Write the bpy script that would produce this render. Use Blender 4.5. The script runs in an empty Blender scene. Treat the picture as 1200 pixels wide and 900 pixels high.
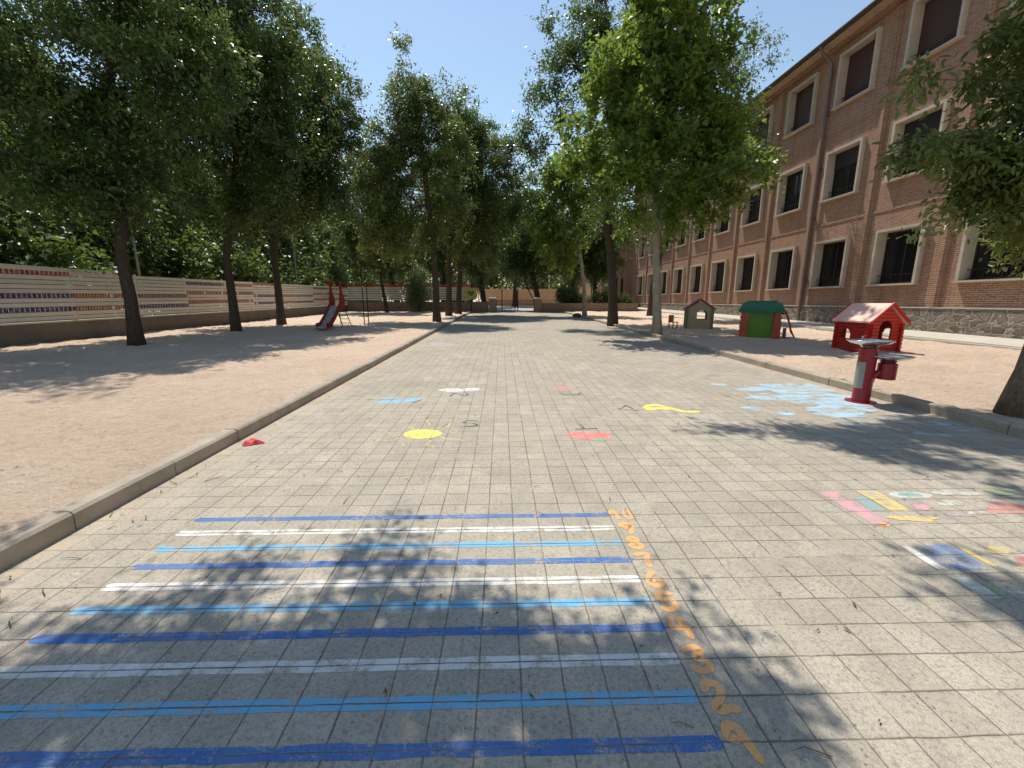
import bpy, math, random
import numpy as np
from mathutils import Vector, Matrix, Euler

random.seed(7)
scene = bpy.context.scene
col = scene.collection
SL = 0.0128                      # the yard rises gently away from the camera
TILE = 0.1967
X0, Y0 = 0.08, 1.33              # a joint crossing of the paving


def gz(y, d=0.0):
    return SL * y + d


# ------------------------------------------------------------------ helpers
def tag(o, label=None, cat=None, group=None, kind=None):
    if label: o["label"] = label
    if cat: o["category"] = cat
    if group: o["group"] = group
    if kind: o["kind"] = kind
    return o


def empty(name, loc, rz=0.0, label=None, cat=None, group=None):
    o = bpy.data.objects.new(name, None)
    col.objects.link(o)
    o.location = loc
    o.rotation_euler = (0, 0, rz)
    o.empty_display_size = 0.1
    return tag(o, label, cat, group)


def chain_loc(o):
    v = Vector((0, 0, 0))
    while o:
        v += o.location
        o = o.parent
    return v


def copy_tree(o, parent=None):
    c = o.copy()
    col.objects.link(c)
    c.parent = parent
    for ch in list(o.children):
        copy_tree(ch, c)
    return c


class MB:
    def __init__(s):
        s.v = []; s.f = []; s.mi = []; s.cur = 0

    def add(s, vs, fs):
        b = len(s.v)
        s.v += [tuple(p) for p in vs]
        s.f += [tuple(i + b for i in f) for f in fs]
        s.mi += [s.cur] * len(fs)
        return s

    def box(s, x0, x1, y0, y1, z0, z1):
        vs = [(x0, y0, z0), (x1, y0, z0), (x1, y1, z0), (x0, y1, z0), (x0, y0, z1), (x1, y0, z1), (x1, y1, z1), (x0, y1, z1)]
        return s.add(vs, [(0, 3, 2, 1), (4, 5, 6, 7), (0, 1, 5, 4), (1, 2, 6, 5), (2, 3, 7, 6), (3, 0, 4, 7)])

    def gbox(s, x0, x1, y0, y1, h0, h1):          # a box whose bottom and top follow the slope of the yard
        vs = [(x0, y0, gz(y0, h0)), (x1, y0, gz(y0, h0)), (x1, y1, gz(y1, h0)), (x0, y1, gz(y1, h0)),
              (x0, y0, gz(y0, h1)), (x1, y0, gz(y0, h1)), (x1, y1, gz(y1, h1)), (x0, y1, gz(y1, h1))]
        return s.add(vs, [(0, 3, 2, 1), (4, 5, 6, 7), (0, 1, 5, 4), (1, 2, 6, 5), (2, 3, 7, 6), (3, 0, 4, 7)])

    def bbox(s, x0, x1, y0, y1, z0, z1, b):        # box with chamfered top edges
        vs = [(x0, y0, z0), (x1, y0, z0), (x1, y1, z0), (x0, y1, z0),
              (x0, y0, z1 - b), (x1, y0, z1 - b), (x1, y1, z1 - b), (x0, y1, z1 - b),
              (x0 + b, y0 + b, z1), (x1 - b, y0 + b, z1), (x1 - b, y1 - b, z1), (x0 + b, y1 - b, z1)]
        fs = [(0, 3, 2, 1), (8, 9, 10, 11)]
        for i in range(4):
            j = (i + 1) % 4
            fs += [(i, j, 4 + j, 4 + i), (4 + i, 4 + j, 8 + j, 8 + i)]
        return s.add(vs, fs)

    def quad(s, *p):
        return s.add(p, [tuple(range(len(p)))])

    def tube(s, pts, rad, seg=8, cap=True):
        pts = [Vector(p) for p in pts]
        n = len(pts)
        if not hasattr(rad, '__len__'): rad = [rad] * n
        vs = []
        ref = None
        for i, p in enumerate(pts):
            t = (pts[min(i + 1, n - 1)] - pts[max(i - 1, 0)]).normalized()
            if ref is None:
                ref = Vector((1, 0, 0)) if abs(t.x) < 0.8 else Vector((0, 1, 0))
            a = (ref - t * ref.dot(t)).normalized()
            ref = a
            b = t.cross(a)
            for k in range(seg):
                an = 2 * math.pi * k / seg
                vs.append(p + (a * math.cos(an) + b * math.sin(an)) * rad[i])
        fs = []
        for i in range(n - 1):
            for k in range(seg):
                k2 = (k + 1) % seg
                fs.append((i * seg + k, i * seg + k2, (i + 1) * seg + k2, (i + 1) * seg + k))
        if cap:
            fs.append(tuple(range(seg - 1, -1, -1)))
            fs.append(tuple((n - 1) * seg + k for k in range(seg)))
        return s.add(vs, fs)

    def lathe(s, prof, c=(0, 0, 0), seg=24):
        vs = []; fs = []
        n = len(prof)
        for r, z in prof:
            for k in range(seg):
                an = 2 * math.pi * k / seg
                vs.append((c[0] + r * math.cos(an), c[1] + r * math.sin(an), c[2] + z))
        for i in range(n - 1):
            for k in range(seg):
                k2 = (k + 1) % seg
                fs.append((i * seg + k, i * seg + k2, (i + 1) * seg + k2, (i + 1) * seg + k))
        return s.add(vs, fs)

    def build(s, name, mat, parent=None, origin=None, world=True, smooth=False):
        off = Vector((0, 0, 0))
        if parent is not None and world:
            off = chain_loc(parent)
        elif origin is not None:
            off = Vector(origin)
        me = bpy.data.meshes.new(name)
        me.from_pydata([tuple(Vector(p) - off) for p in s.v], [], s.f)
        mats = mat if isinstance(mat, (list, tuple)) else [mat]
        for m in mats: me.materials.append(m)
        if len(mats) > 1: me.polygons.foreach_set("material_index", s.mi)
        if smooth: me.polygons.foreach_set("use_smooth", [True] * len(s.f))
        me.update()
        o = bpy.data.objects.new(name, me)
        col.objects.link(o)
        if parent is not None: o.parent = parent
        elif origin is not None: o.location = origin
        return o


def wall_slices(m, w, top, hole, thick, y0, n=28, x_off=0.0, hx=None):
    """wall in the XZ plane at y0..y0+thick, made of thin upright slices; hole(x) -> None or (lo, hi)"""
    xs = [x_off + w * i / n for i in range(n + 1)]
    for a, b in zip(xs[:-1], xs[1:]):
        c = (a + b) / 2
        ta, tb = top(a), top(b)
        h = hole(c)
        def sl(z0, z1a, z1b):
            vs = [(a, y0, z0), (b, y0, z0), (b, y0 + thick, z0), (a, y0 + thick, z0), (a, y0, z1a), (b, y0, z1b), (b, y0 + thick, z1b), (a, y0 + thick, z1a)]
            m.add(vs, [(0, 3, 2, 1), (4, 5, 6, 7), (0, 1, 5, 4), (1, 2, 6, 5), (2, 3, 7, 6), (3, 0, 4, 7)])
        if h is None:
            sl(0, ta, tb)
        else:
            sl(0, h[0], h[0])
            if h[1] < min(ta, tb): sl(h[1], ta, tb)


# ------------------------------------------------------------------ materials
class NT:
    def __init__(s, name):
        s.m = bpy.data.materials.new(name)
        s.m.use_nodes = True
        s.t = s.m.node_tree
        s.t.nodes.clear()
        s.out = s.t.nodes.new('ShaderNodeOutputMaterial')

    def n(s, kind, **kw):
        nd = s.t.nodes.new('ShaderNode' + kind)
        for k, v in kw.items():
            if k in ('operation', 'blend_type', 'data_type', 'noise_dimensions', 'voronoi_dimensions', 'feature', 'wave_type', 'bands_direction', 'distance', 'sky_type'):
                setattr(nd, k, v)
            elif k.startswith('i'):
                nd.inputs[int(k[1:])].default_value = v
        return nd

    def l(s, a, b):
        s.t.links.new(a, b)

    def val(s, x, node, idx):
        if isinstance(x, (int, float, tuple)): node.inputs[idx].default_value = x
        else: s.l(x, node.inputs[idx])

    def math(s, op, a, b=0.0, c=None, clamp=False):
        nd = s.t.nodes.new('ShaderNodeMath'); nd.operation = op; nd.use_clamp = clamp
        s.val(a, nd, 0); s.val(b, nd, 1)
        if c is not None: s.val(c, nd, 2)
        return nd.outputs[0]

    def mix(s, f, a, b, mode='MIX'):
        nd = s.t.nodes.new('ShaderNodeMix'); nd.data_type = 'RGBA'; nd.blend_type = mode
        s.val(f, nd, 0)
        for x, i in ((a, 6), (b, 7)):
            if isinstance(x, tuple): nd.inputs[i].default_value = (x + (1,))[:4]
            else: s.l(x, nd.inputs[i])
        return nd.outputs[2]

    def noise(s, vec, scale, detail=4, rough=0.55, dist=0.0):
        nd = s.t.nodes.new('ShaderNodeTexNoise')
        nd.inputs['Scale'].default_value = scale; nd.inputs['Detail'].default_value = detail
        nd.inputs['Roughness'].default_value = rough; nd.inputs['Distortion'].default_value = dist
        if vec is not None: s.l(vec, nd.inputs['Vector'])
        return nd.outputs['Fac']

    def ramp(s, x, lo, hi, a=0.0, b=1.0):
        nd = s.t.nodes.new('ShaderNodeMapRange')
        s.val(x, nd, 0)
        nd.inputs[1].default_value = lo; nd.inputs[2].default_value = hi
        nd.inputs[3].default_value = a; nd.inputs[4].default_value = b
        return nd.outputs[0]

    def coords(s, world=True):
        if world:
            g = s.t.nodes.new('ShaderNodeNewGeometry')
            return g.outputs['Position']
        return s.t.nodes.new('ShaderNodeTexCoord').outputs['Object']

    def bsdf(s, colr, rough=0.8, spec=0.3, metal=0.0, bump=None, bstr=0.3, bdist=0.01, **kw):
        p = s.t.nodes.new('ShaderNodeBsdfPrincipled')
        if isinstance(colr, tuple): p.inputs['Base Color'].default_value = (colr + (1,))[:4]
        else: s.l(colr, p.inputs['Base Color'])
        s.val(rough, p, p.inputs.find('Roughness'))
        p.inputs['Specular IOR Level'].default_value = spec
        p.inputs['Metallic'].default_value = metal
        for k, v in kw.items(): p.inputs[k].default_value = v
        if bump is not None:
            b = s.t.nodes.new('ShaderNodeBump')
            b.inputs['Strength'].default_value = bstr; b.inputs['Distance'].default_value = bdist
            s.l(bump, b.inputs['Height'])
            s.l(b.outputs[0], p.inputs['Normal'])
        return p

    def done(s, sh):
        s.l(sh.outputs[0], s.out.inputs[0])
        return s.m


def tile_color(nt):
    """colour and height of the square grooved pavers, as sockets"""
    P = nt.coords()
    sx = nt.t.nodes.new('ShaderNodeSeparateXYZ'); nt.l(P, sx.inputs[0])
    wob = nt.noise(P, 1.3, 2)
    wobx = nt.math('MULTIPLY', nt.math('SUBTRACT', wob, 0.5), 0.012)
    wob2 = nt.noise(P, 14, 3)
    jit = nt.math('MULTIPLY', nt.math('SUBTRACT', wob2, 0.5), 0.010)
    u = nt.math('DIVIDE', nt.math('ADD', nt.math('SUBTRACT', sx.outputs[0], X0), nt.math('ADD', wobx, jit)), TILE)
    v = nt.math('DIVIDE', nt.math('ADD', nt.math('SUBTRACT', sx.outputs[1], Y0), nt.math('ADD', wobx, jit)), TILE)
    fu, fv = nt.math('FLOOR', u), nt.math('FLOOR', v)
    du = nt.math('ABSOLUTE', nt.math('SUBTRACT', nt.math('FRACT', u), 0.5))
    dv = nt.math('ABSOLUTE', nt.math('SUBTRACT', nt.math('FRACT', v), 0.5))
    # distance to the nearest joint in tile units (0 at joint)
    eu = nt.math('SUBTRACT', 0.5, du); ev = nt.math('SUBTRACT', 0.5, dv)
    e = nt.math('MINIMUM', eu, ev)
    jw = nt.ramp(nt.noise(P, 3.0, 3), 0.35, 0.7, 0.020, 0.048)
    joint = nt.math('SUBTRACT', 1.0, nt.math('DIVIDE', e, jw, clamp=True), clamp=True)
    cid = nt.t.nodes.new('ShaderNodeCombineXYZ'); nt.l(fu, cid.inputs[0]); nt.l(fv, cid.inputs[1])
    wn = nt.t.nodes.new('ShaderNodeTexWhiteNoise'); wn.noise_dimensions = '3D'; nt.l(cid.outputs[0], wn.inputs[0])
    # slabs are four tiles: neighbouring tiles of a slab share part of their tone
    c2 = nt.t.nodes.new('ShaderNodeCombineXYZ')
    nt.l(nt.math('FLOOR', nt.math('DIVIDE', fu, 2.0)), c2.inputs[0]); nt.l(nt.math('FLOOR', nt.math('DIVIDE', fv, 2.0)), c2.inputs[1])
    wn2 = nt.t.nodes.new('ShaderNodeTexWhiteNoise'); wn2.noise_dimensions = '3D'; nt.l(c2.outputs[0], wn2.inputs[0])
    big = nt.noise(P, 0.55, 5, 0.6)
    mid = nt.noise(P, 4.0, 5, 0.6)
    fine = nt.noise(P, 160, 3, 0.7)
    c = nt.mix(nt.ramp(big, 0.3, 0.7), (0.47, 0.405, 0.31), (0.60, 0.525, 0.41))
    c = nt.mix(nt.ramp(wn.outputs[0], 0, 1, 0.0, 0.34), c, (0.29, 0.26, 0.215))
    c = nt.mix(nt.ramp(wn2.outputs[0], 0, 1, 0.0, 0.25), c, (0.60, 0.555, 0.475))
    c = nt.mix(nt.ramp(mid, 0.42, 0.72, 0, 0.5), c, (0.29, 0.26, 0.21))
    rosy = nt.noise(P, 0.9, 3)
    c = nt.mix(nt.ramp(rosy, 0.55, 0.75, 0, 0.30), c, (0.58, 0.43, 0.345))
    fine2 = nt.noise(P, 45, 4, 0.75)
    c = nt.mix(nt.ramp(fine, 0.40, 0.68, 0.0, 0.60), c, (0.17, 0.15, 0.12))
    c = nt.mix(nt.ramp(fine2, 0.49, 0.68, 0.0, 0.65), c, (0.18, 0.15, 0.115))
    c = nt.mix(nt.ramp(fine2, 0.42, 0.28, 0.0, 0.20), c, (0.68, 0.60, 0.48))
    odd = nt.math('GREATER_THAN', wn2.outputs[0], 0.90)
    c = nt.mix(nt.math('MULTIPLY', odd, 0.20), c, (0.26, 0.235, 0.20))
    stn = nt.ramp(nt.noise(P, 0.38, 6, 0.7, 0.8), 0.54, 0.70)
    c = nt.mix(nt.math('MULTIPLY', stn, 0.28), c, (0.25, 0.215, 0.17))
    # scattered pits and grit
    vo = nt.t.nodes.new('ShaderNodeTexVoronoi'); vo.inputs['Scale'].default_value = 26; nt.l(P, vo.inputs['Vector'])
    vo.inputs['Randomness'].default_value = 1.0
    spot = nt.math('MULTIPLY', nt.ramp(vo.outputs['Distance'], 0.11, 0.19, 1, 0), nt.ramp(nt.noise(P, 5, 2), 0.48, 0.60))
    c = nt.mix(nt.math('MULTIPLY', spot, 0.7, clamp=True), c, (0.09, 0.075, 0.06))
    # joints mostly dark soil, here and there filled with pale sand
    sand = nt.ramp(nt.noise(P, 2.2, 4), 0.58, 0.66)
    jc = nt.mix(sand, (0.085, 0.068, 0.05), (0.43, 0.35, 0.26))
    c = nt.mix(nt.math('MULTIPLY', joint, nt.ramp(nt.noise(P, 1.7, 5, 0.7), 0.35, 0.62, 0.68, 1.0)), c, jc)
    ed = nt.math('MINIMUM', nt.math('SUBTRACT', sx.outputs[0], -3.25), nt.math('SUBTRACT', 6.5, sx.outputs[0]))
    dr = nt.math('MULTIPLY', nt.ramp(ed, 0.0, 0.5, 1.0, 0.0), nt.ramp(nt.noise(P, 5, 6, 0.75), 0.38, 0.62))
    c = nt.mix(nt.math('MULTIPLY', dr, 0.75, clamp=True), c, (0.52, 0.40, 0.28))
    hgt = nt.math('SUBTRACT', nt.math('MULTIPLY', fine, 0.18), joint)
    hgt = nt.math('ADD', hgt, nt.math('MULTIPLY', wn.outputs[0], 0.15))
    return P, c, hgt, joint, fine


def mat_paving():
    nt = NT('square_pavers')
    P, c, h, j, f = tile_color(nt)
    return nt.done(nt.bsdf(c, 0.82, 0.25, bump=h, bstr=0.6, bdist=0.004))


def mat_paint(name, colr, wear=0.35, scale=9, joints=0.75, streak=None):
    nt = NT(name)
    P, c, h, j, f = tile_color(nt)
    v = P
    if streak:
        mp = nt.t.nodes.new('ShaderNodeMapping'); nt.l(P, mp.inputs[0]); mp.inputs['Scale'].default_value = streak
        v = mp.outputs[0]
    n1 = nt.noise(v, scale, 6, 0.7)
    n2 = nt.noise(P, 90, 3, 0.7)
    m = nt.math('ADD', nt.math('MULTIPLY', n1, 0.65), nt.math('MULTIPLY', n2, 0.35))
    keep = nt.ramp(m, 0.345 + wear * 0.30 - 0.05, 0.345 + wear * 0.30 + 0.05)
    keep = nt.math('MULTIPLY', keep, nt.math('SUBTRACT', 1.0, nt.math('MULTIPLY', j, joints)))
    tone = nt.mix(nt.ramp(n2, 0.35, 0.7, 0, 0.5), colr, tuple(x * 0.6 for x in colr))
    tone = nt.mix(nt.ramp(nt.noise(v, 3.0, 4), 0.35, 0.7, 0.02, 0.30), tone, c)
    cc = nt.mix(keep, c, tone)
    return nt.done(nt.bsdf(cc, 0.7, 0.3, bump=h, bstr=0.5, bdist=0.003))


def mat_sand():
    nt = NT('yard_sand')
    P = nt.coords()
    a = nt.noise(P, 0.5, 5); b = nt.noise(P, 7, 5, 0.65); c3 = nt.noise(P, 120, 3, 0.75)
    c = nt.mix(nt.ramp(a, 0.3, 0.7), (0.76, 0.56, 0.415), (0.87, 0.69, 0.53))
    c = nt.mix(nt.ramp(b, 0.45, 0.75, 0, 0.45), c, (0.52, 0.37, 0.26))
    c = nt.mix(nt.ramp(c3, 0.45, 0.7, 0, 0.55), c, (0.27, 0.19, 0.13))
    d4 = nt.noise(P, 16, 5, 0.8)
    c = nt.mix(nt.ramp(d4, 0.52, 0.70, 0, 0.55), c, (0.33, 0.225, 0.15))
    c = nt.mix(nt.ramp(d4, 0.42, 0.28, 0, 0.5), c, (0.80, 0.68, 0.54))
    vo = nt.t.nodes.new('ShaderNodeTexVoronoi'); vo.inputs['Scale'].default_value = 11; nt.l(P, vo.inputs['Vector'])
    spot = nt.math('MULTIPLY', nt.ramp(vo.outputs['Distance'], 0.10, 0.17, 1, 0), nt.ramp(nt.noise(P, 2, 3), 0.5, 0.62))
    c = nt.mix(nt.math('MULTIPLY', spot, 0.6), c, (0.12, 0.08, 0.05))
    hh = nt.math('ADD', nt.math('MULTIPLY', b, 1.0), nt.math('ADD', nt.math('MULTIPLY', c3, 0.3), nt.math('MULTIPLY', d4, 0.6)))
    return nt.done(nt.bsdf(c, 0.95, 0.1, bump=hh, bstr=1.0, bdist=0.07))


def mat_concrete(name, ca, cb, sc=3.0, bd=0.006):
    nt = NT(name)
    P = nt.coords()
    a = nt.noise(P, sc, 6, 0.65); f = nt.noise(P, sc * 40, 3, 0.7)
    c = nt.mix(nt.ramp(a, 0.3, 0.7), ca, cb)
    c = nt.mix(nt.ramp(f, 0.4, 0.75, 0, 0.45), c, tuple(x * 0.5 for x in ca))
    return nt.done(nt.bsdf(c, 0.9, 0.2, bump=f, bstr=0.6, bdist=bd))


def mat_brick():
    nt = NT('facing_brick')
    P = nt.coords()
    s = nt.t.nodes.new('ShaderNodeSeparateXYZ'); nt.l(P, s.inputs[0])
    cb = nt.t.nodes.new('ShaderNodeCombineXYZ')
    nt.l(nt.math('ADD', s.outputs[1], s.outputs[0]), cb.inputs[0]); nt.l(s.outputs[2], cb.inputs[1])
    br = nt.t.nodes.new('ShaderNodeTexBrick')
    nt.l(cb.outputs[0], br.inputs['Vector'])
    br.inputs['Color1'].default_value = (0.36, 0.20, 0.135, 1)
    br.inputs['Color2'].default_value = (0.21, 0.11, 0.077, 1)
    br.inputs['Mortar'].default_value = (0.47, 0.36, 0.255, 1)
    br.inputs['Scale'].default_value = 1.0
    br.inputs['Mortar Size'].default_value = 0.015
    br.inputs['Mortar Smooth'].default_value = 0.2
    br.inputs['Bias'].default_value = -0.1
    br.inputs['Brick Width'].default_value = 0.30
    br.inputs['Row Height'].default_value = 0.085
    a = nt.noise(P, 0.35, 5, 0.6); b = nt.noise(P, 12, 4)
    c = nt.mix(nt.ramp(a, 0.35, 0.7, 0, 0.35), br.outputs['Color'], (0.33, 0.18, 0.12))
    c = nt.mix(nt.ramp(b, 0.4, 0.7, 0, 0.3), c, (0.16, 0.07, 0.045))
    mp = nt.t.nodes.new('ShaderNodeMapping'); nt.l(P, mp.inputs[0]); mp.inputs['Scale'].default_value = (1, 2.2, 0.12)
    st = nt.noise(mp.outputs[0], 1.5, 4)
    c = nt.mix(nt.ramp(st, 0.5, 0.75, 0, 0.35), c, (0.13, 0.065, 0.045))
    h = nt.math('SUBTRACT', nt.math('MULTIPLY', b, 0.3), br.outputs['Fac'])
    return nt.done(nt.bsdf(c, 0.88, 0.2, bump=h, bstr=0.7, bdist=0.012))


def mat_rubble():
    nt = NT('rubble_stone')
    P = nt.coords()
    w = nt.noise(P, 1.8, 3)
    mp = nt.t.nodes.new('ShaderNodeVectorMath'); mp.operation = 'ADD'
    cx = nt.t.nodes.new('ShaderNodeCombineXYZ')
    for i in range(3): nt.l(nt.math('MULTIPLY', w, 0.5), cx.inputs[i])
    nt.l(P, mp.inputs[0]); nt.l(cx.outputs[0], mp.inputs[1])
    sc = nt.t.nodes.new('ShaderNodeMapping'); nt.l(mp.outputs[0], sc.inputs[0]); sc.inputs['Scale'].default_value = (1, 0.75, 1.25)
    v1 = nt.t.nodes.new('ShaderNodeTexVoronoi'); v1.feature = 'DISTANCE_TO_EDGE'; v1.inputs['Scale'].default_value = 3.2; nt.l(sc.outputs[0], v1.inputs['Vector'])
    v2 = nt.t.nodes.new('ShaderNodeTexVoronoi'); v2.inputs['Scale'].default_value = 3.2; nt.l(sc.outputs[0], v2.inputs['Vector'])
    hs = nt.t.nodes.new('ShaderNodeSeparateColor'); nt.l(v2.outputs['Color'], hs.inputs[0])
    c = nt.mix(hs.outputs[0], (0.16, 0.13, 0.105), (0.31, 0.26, 0.21))
    c = nt.mix(nt.ramp(nt.noise(P, 18, 5, 0.7), 0.35, 0.7, 0, 0.6), c, (0.11, 0.09, 0.075))
    mort = nt.ramp(v1.outputs['Distance'], 0.02, 0.055, 1, 0)
    c = nt.mix(mort, c, (0.40, 0.345, 0.275))
    h = nt.math('ADD', nt.ramp(v1.outputs['Distance'], 0.0, 0.14), nt.math('MULTIPLY', nt.noise(P, 14, 4), 0.5))
    return nt.done(nt.bsdf(c, 0.9, 0.2, bump=h, bstr=1.0, bdist=0.05))


def mat_bark(name, ca, cb, plane=False):
    nt = NT(name)
    P = nt.coords()
    mp = nt.t.nodes.new('ShaderNodeMapping'); nt.l(P, mp.inputs[0])
    mp.inputs['Scale'].default_value = (1, 1, 0.22) if not plane else (1, 1, 0.6)
    a = nt.noise(mp.outputs[0], 22 if not plane else 5, 6, 0.7, 0.6); b = nt.noise(P, 60, 3)
    c = nt.mix(nt.ramp(a, 0.35, 0.65), ca, cb)
    c = nt.mix(nt.ramp(b, 0.4, 0.7, 0, 0.4), c, tuple(x * 0.5 for x in ca))
    return nt.done(nt.bsdf(c, 0.92, 0.15, bump=a, bstr=1.0, bdist=0.04 if not plane else 0.008))


def mat_leaf(name, dark, light, tip, trans=0.4, rough=0.42, spec=0.5):
    nt = NT(name)
    g = nt.t.nodes.new('ShaderNodeNewGeometry')
    r = g.outputs['Random Per Island']
    P = g.outputs['Position']
    cl = nt.noise(P, 0.8, 3)
    c = nt.mix(r, dark, light)
    c = nt.mix(nt.ramp(cl, 0.42, 0.70, 0, 0.7), c, tip)
    p = nt.bsdf(c, rough, spec)
    tr = nt.t.nodes.new('ShaderNodeBsdfTranslucent')
    tc = nt.mix(0.5, c, tuple(min(1.0, x * 2.4) for x in tip))
    nt.l(tc, tr.inputs[0])
    mx = nt.t.nodes.new('ShaderNodeMixShader'); mx.inputs[0].default_value = trans
    nt.l(p.outputs[0], mx.inputs[1]); nt.l(tr.outputs[0], mx.inputs[2])
    return nt.done(mx)


def mat_plain(name, c, rough=0.5, spec=0.4, metal=0.0, var=0.25, sc=6, dirt=None, **kw):
    nt = NT(name)
    P = nt.coords()
    a = nt.noise(P, sc, 5, 0.65)
    cc = nt.mix(nt.ramp(a, 0.35, 0.75, 0, var), c, dirt or tuple(x * 0.55 for x in c))
    b = nt.noise(P, sc * 14, 3)
    rr = nt.ramp(a, 0.3, 0.7, max(0.05, rough - 0.1), min(1, rough + 0.12))
    return nt.done(nt.bsdf(cc, rr, spec, metal, bump=b, bstr=0.15, bdist=0.003, **kw))


def mat_logs(name, c, step=0.115, sun=None):
    """plastic moulded in horizontal planks"""
    nt = NT(name)
    P = nt.coords(False)
    s = nt.t.nodes.new('ShaderNodeSeparateXYZ'); nt.l(P, s.inputs[0])
    f = nt.math('FRACT', nt.math('DIVIDE', s.outputs[2], step))
    h = nt.math('SINE', nt.math('MULTIPLY', f, math.pi))
    gr = nt.ramp(h, 0.0, 0.35)
    a = nt.noise(P, 4, 5)
    cc = nt.mix(nt.ramp(a, 0.35, 0.7, 0, 0.3), c, sun or tuple(x * 0.7 for x in c))
    cc = nt.mix(nt.math('SUBTRACT', 1.0, gr), cc, tuple(x * 0.45 for x in c))
    return nt.done(nt.bsdf(cc, 0.5, 0.35, bump=h, bstr=0.8, bdist=0.02))


def mat_letters(name, cream, paint, pitch=0.155, off=0.0):
    """a slat painted with a row of letter blocks"""
    nt = NT(name)
    P = nt.coords()
    s = nt.t.nodes.new('ShaderNodeSeparateXYZ'); nt.l(P, s.inputs[0])
    u = nt.math('DIVIDE', nt.math('ADD', nt.math('ADD', s.outputs[1], s.outputs[0]), off), pitch)
    fr = nt.math('FRACT', u)
    gap = nt.math('LESS_THAN', fr, 0.16)
    wn = nt.t.nodes.new('ShaderNodeTexWhiteNoise'); wn.noise_dimensions = '1D'; nt.l(nt.math('FLOOR', u), wn.inputs['W'])
    skip = nt.math('GREATER_THAN', wn.outputs[0], 0.94)
    m = nt.math('MULTIPLY', nt.math('SUBTRACT', 1.0, gap), nt.math('SUBTRACT', 1.0, skip))
    m = nt.math('MULTIPLY', m, nt.ramp(nt.noise(P, 9, 4), 0.3, 0.5, 0.6, 1.0))
    c = nt.mix(m, cream, nt.mix(wn.outputs[0], paint, tuple(x * 0.6 for x in paint)))
    return nt.done(nt.bsdf(c, 0.7, 0.3))


M = {}
M['pave'] = mat_paving()
M['sand'] = mat_sand()
M['kerb'] = mat_concrete('kerb_concrete', (0.34, 0.285, 0.22), (0.50, 0.43, 0.345))
M['walk'] = mat_concrete('walkway_concrete', (0.52, 0.47, 0.39), (0.62, 0.57, 0.48), 1.5)
M['wallc'] = mat_concrete('render_wall', (0.15, 0.125, 0.10), (0.23, 0.19, 0.15), 1.2)
M['stonet'] = mat_concrete('window_stone', (0.44, 0.38, 0.30), (0.56, 0.49, 0.39), 2.0)
M['cap'] = mat_concrete('plinth_cap', (0.5, 0.45, 0.37), (0.6, 0.54, 0.44), 2.0)
M['brick'] = mat_brick()
M['rubble'] = mat_rubble()
M['tanwall'] = mat_concrete('tan_wall', (0.46, 0.32, 0.19), (0.55, 0.39, 0.24), 0.8)
M['pillar'] = mat_concrete('pillar_brick', (0.20, 0.15, 0.115), (0.30, 0.225, 0.175), 4.0)
M['bark'] = mat_bark('dark_bark', (0.060, 0.045, 0.034), (0.115, 0.088, 0.066))
M['bark2'] = mat_bark('near_bark', (0.15, 0.105, 0.075), (0.30, 0.225, 0.16))
M['plane'] = mat_bark('plane_bark', (0.27, 0.235, 0.175), (0.40, 0.36, 0.285), True)
M['elm'] = mat_leaf('elm_leaf', (0.024, 0.046, 0.013), (0.068, 0.110, 0.028), (0.14, 0.195, 0.042), 0.32, 0.34, 0.5)
M['elm2'] = mat_leaf('elm_leaf_olive', (0.034, 0.056, 0.015), (0.092, 0.135, 0.031), (0.18, 0.22, 0.046), 0.32, 0.36, 0.55)
M['planeleaf'] = mat_leaf('plane_leaf', (0.040, 0.080, 0.014), (0.100, 0.165, 0.026), (0.200, 0.270, 0.036), 0.42, 0.36, 0.55)
M['belt'] = mat_leaf('belt_leaf', (0.022, 0.048, 0.013), (0.070, 0.118, 0.026), (0.15, 0.20, 0.040), 0.34, 0.4, 0.5)
M['bush'] = mat_leaf('bush_leaf', (0.06, 0.095, 0.035), (0.14, 0.18, 0.07), (0.19, 0.22, 0.09), 0.3, 0.5, 0.4)
M['glass'] = NT('window_glass')
_nt = M['glass']; M['glass'] = _nt.done(_nt.bsdf((0.012, 0.013, 0.014), 0.12, 0.35))
M['frame'] = mat_plain('window_frame_metal', (0.035, 0.028, 0.025), 0.45)
M['blind'] = mat_logs('roller_blind', (0.075, 0.038, 0.032), 0.06)
M['blindd'] = mat_logs('dark_blind', (0.030, 0.030, 0.028), 0.06)
M['black'] = mat_plain('black_iron', (0.015, 0.014, 0.014), 0.5)
M['roof'] = mat_concrete('roof_tiles', (0.10, 0.062, 0.045), (0.19, 0.115, 0.08), 5.0, 0.03)
M['gutter'] = mat_plain('gutter_metal', (0.055, 0.045, 0.042), 0.5, metal=0.3)
M['pipe'] = mat_plain('downpipe_metal', (0.16, 0.13, 0.115), 0.45, metal=0.4)
CREAM = (0.72, 0.68, 0.59)
M['slat'] = mat_plain('cream_slat', CREAM, 0.7, 0.3, var=0.4, sc=2.5, dirt=(0.48, 0.46, 0.37))
M['slatg'] = mat_plain('greenish_slat', (0.64, 0.65, 0.55), 0.7, 0.3, var=0.4, sc=2.5)
M['slatp'] = mat_plain('pinkish_slat', (0.70, 0.60, 0.54), 0.7, 0.3, var=0.4, sc=2.5)
M['let_red'] = mat_letters('red_letter_slat', CREAM, (0.38, 0.07, 0.045))
M['let_pur'] = mat_letters('purple_letter_slat', CREAM, (0.085, 0.05, 0.17), 0.16, 0.05)
M['let_org'] = mat_letters('orange_letter_slat', CREAM, (0.42, 0.13, 0.05), 0.12, 0.02)
M['let_brn'] = mat_letters('brown_letter_slat', CREAM, (0.24, 0.12, 0.06), 0.135, 0.07)
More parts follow.
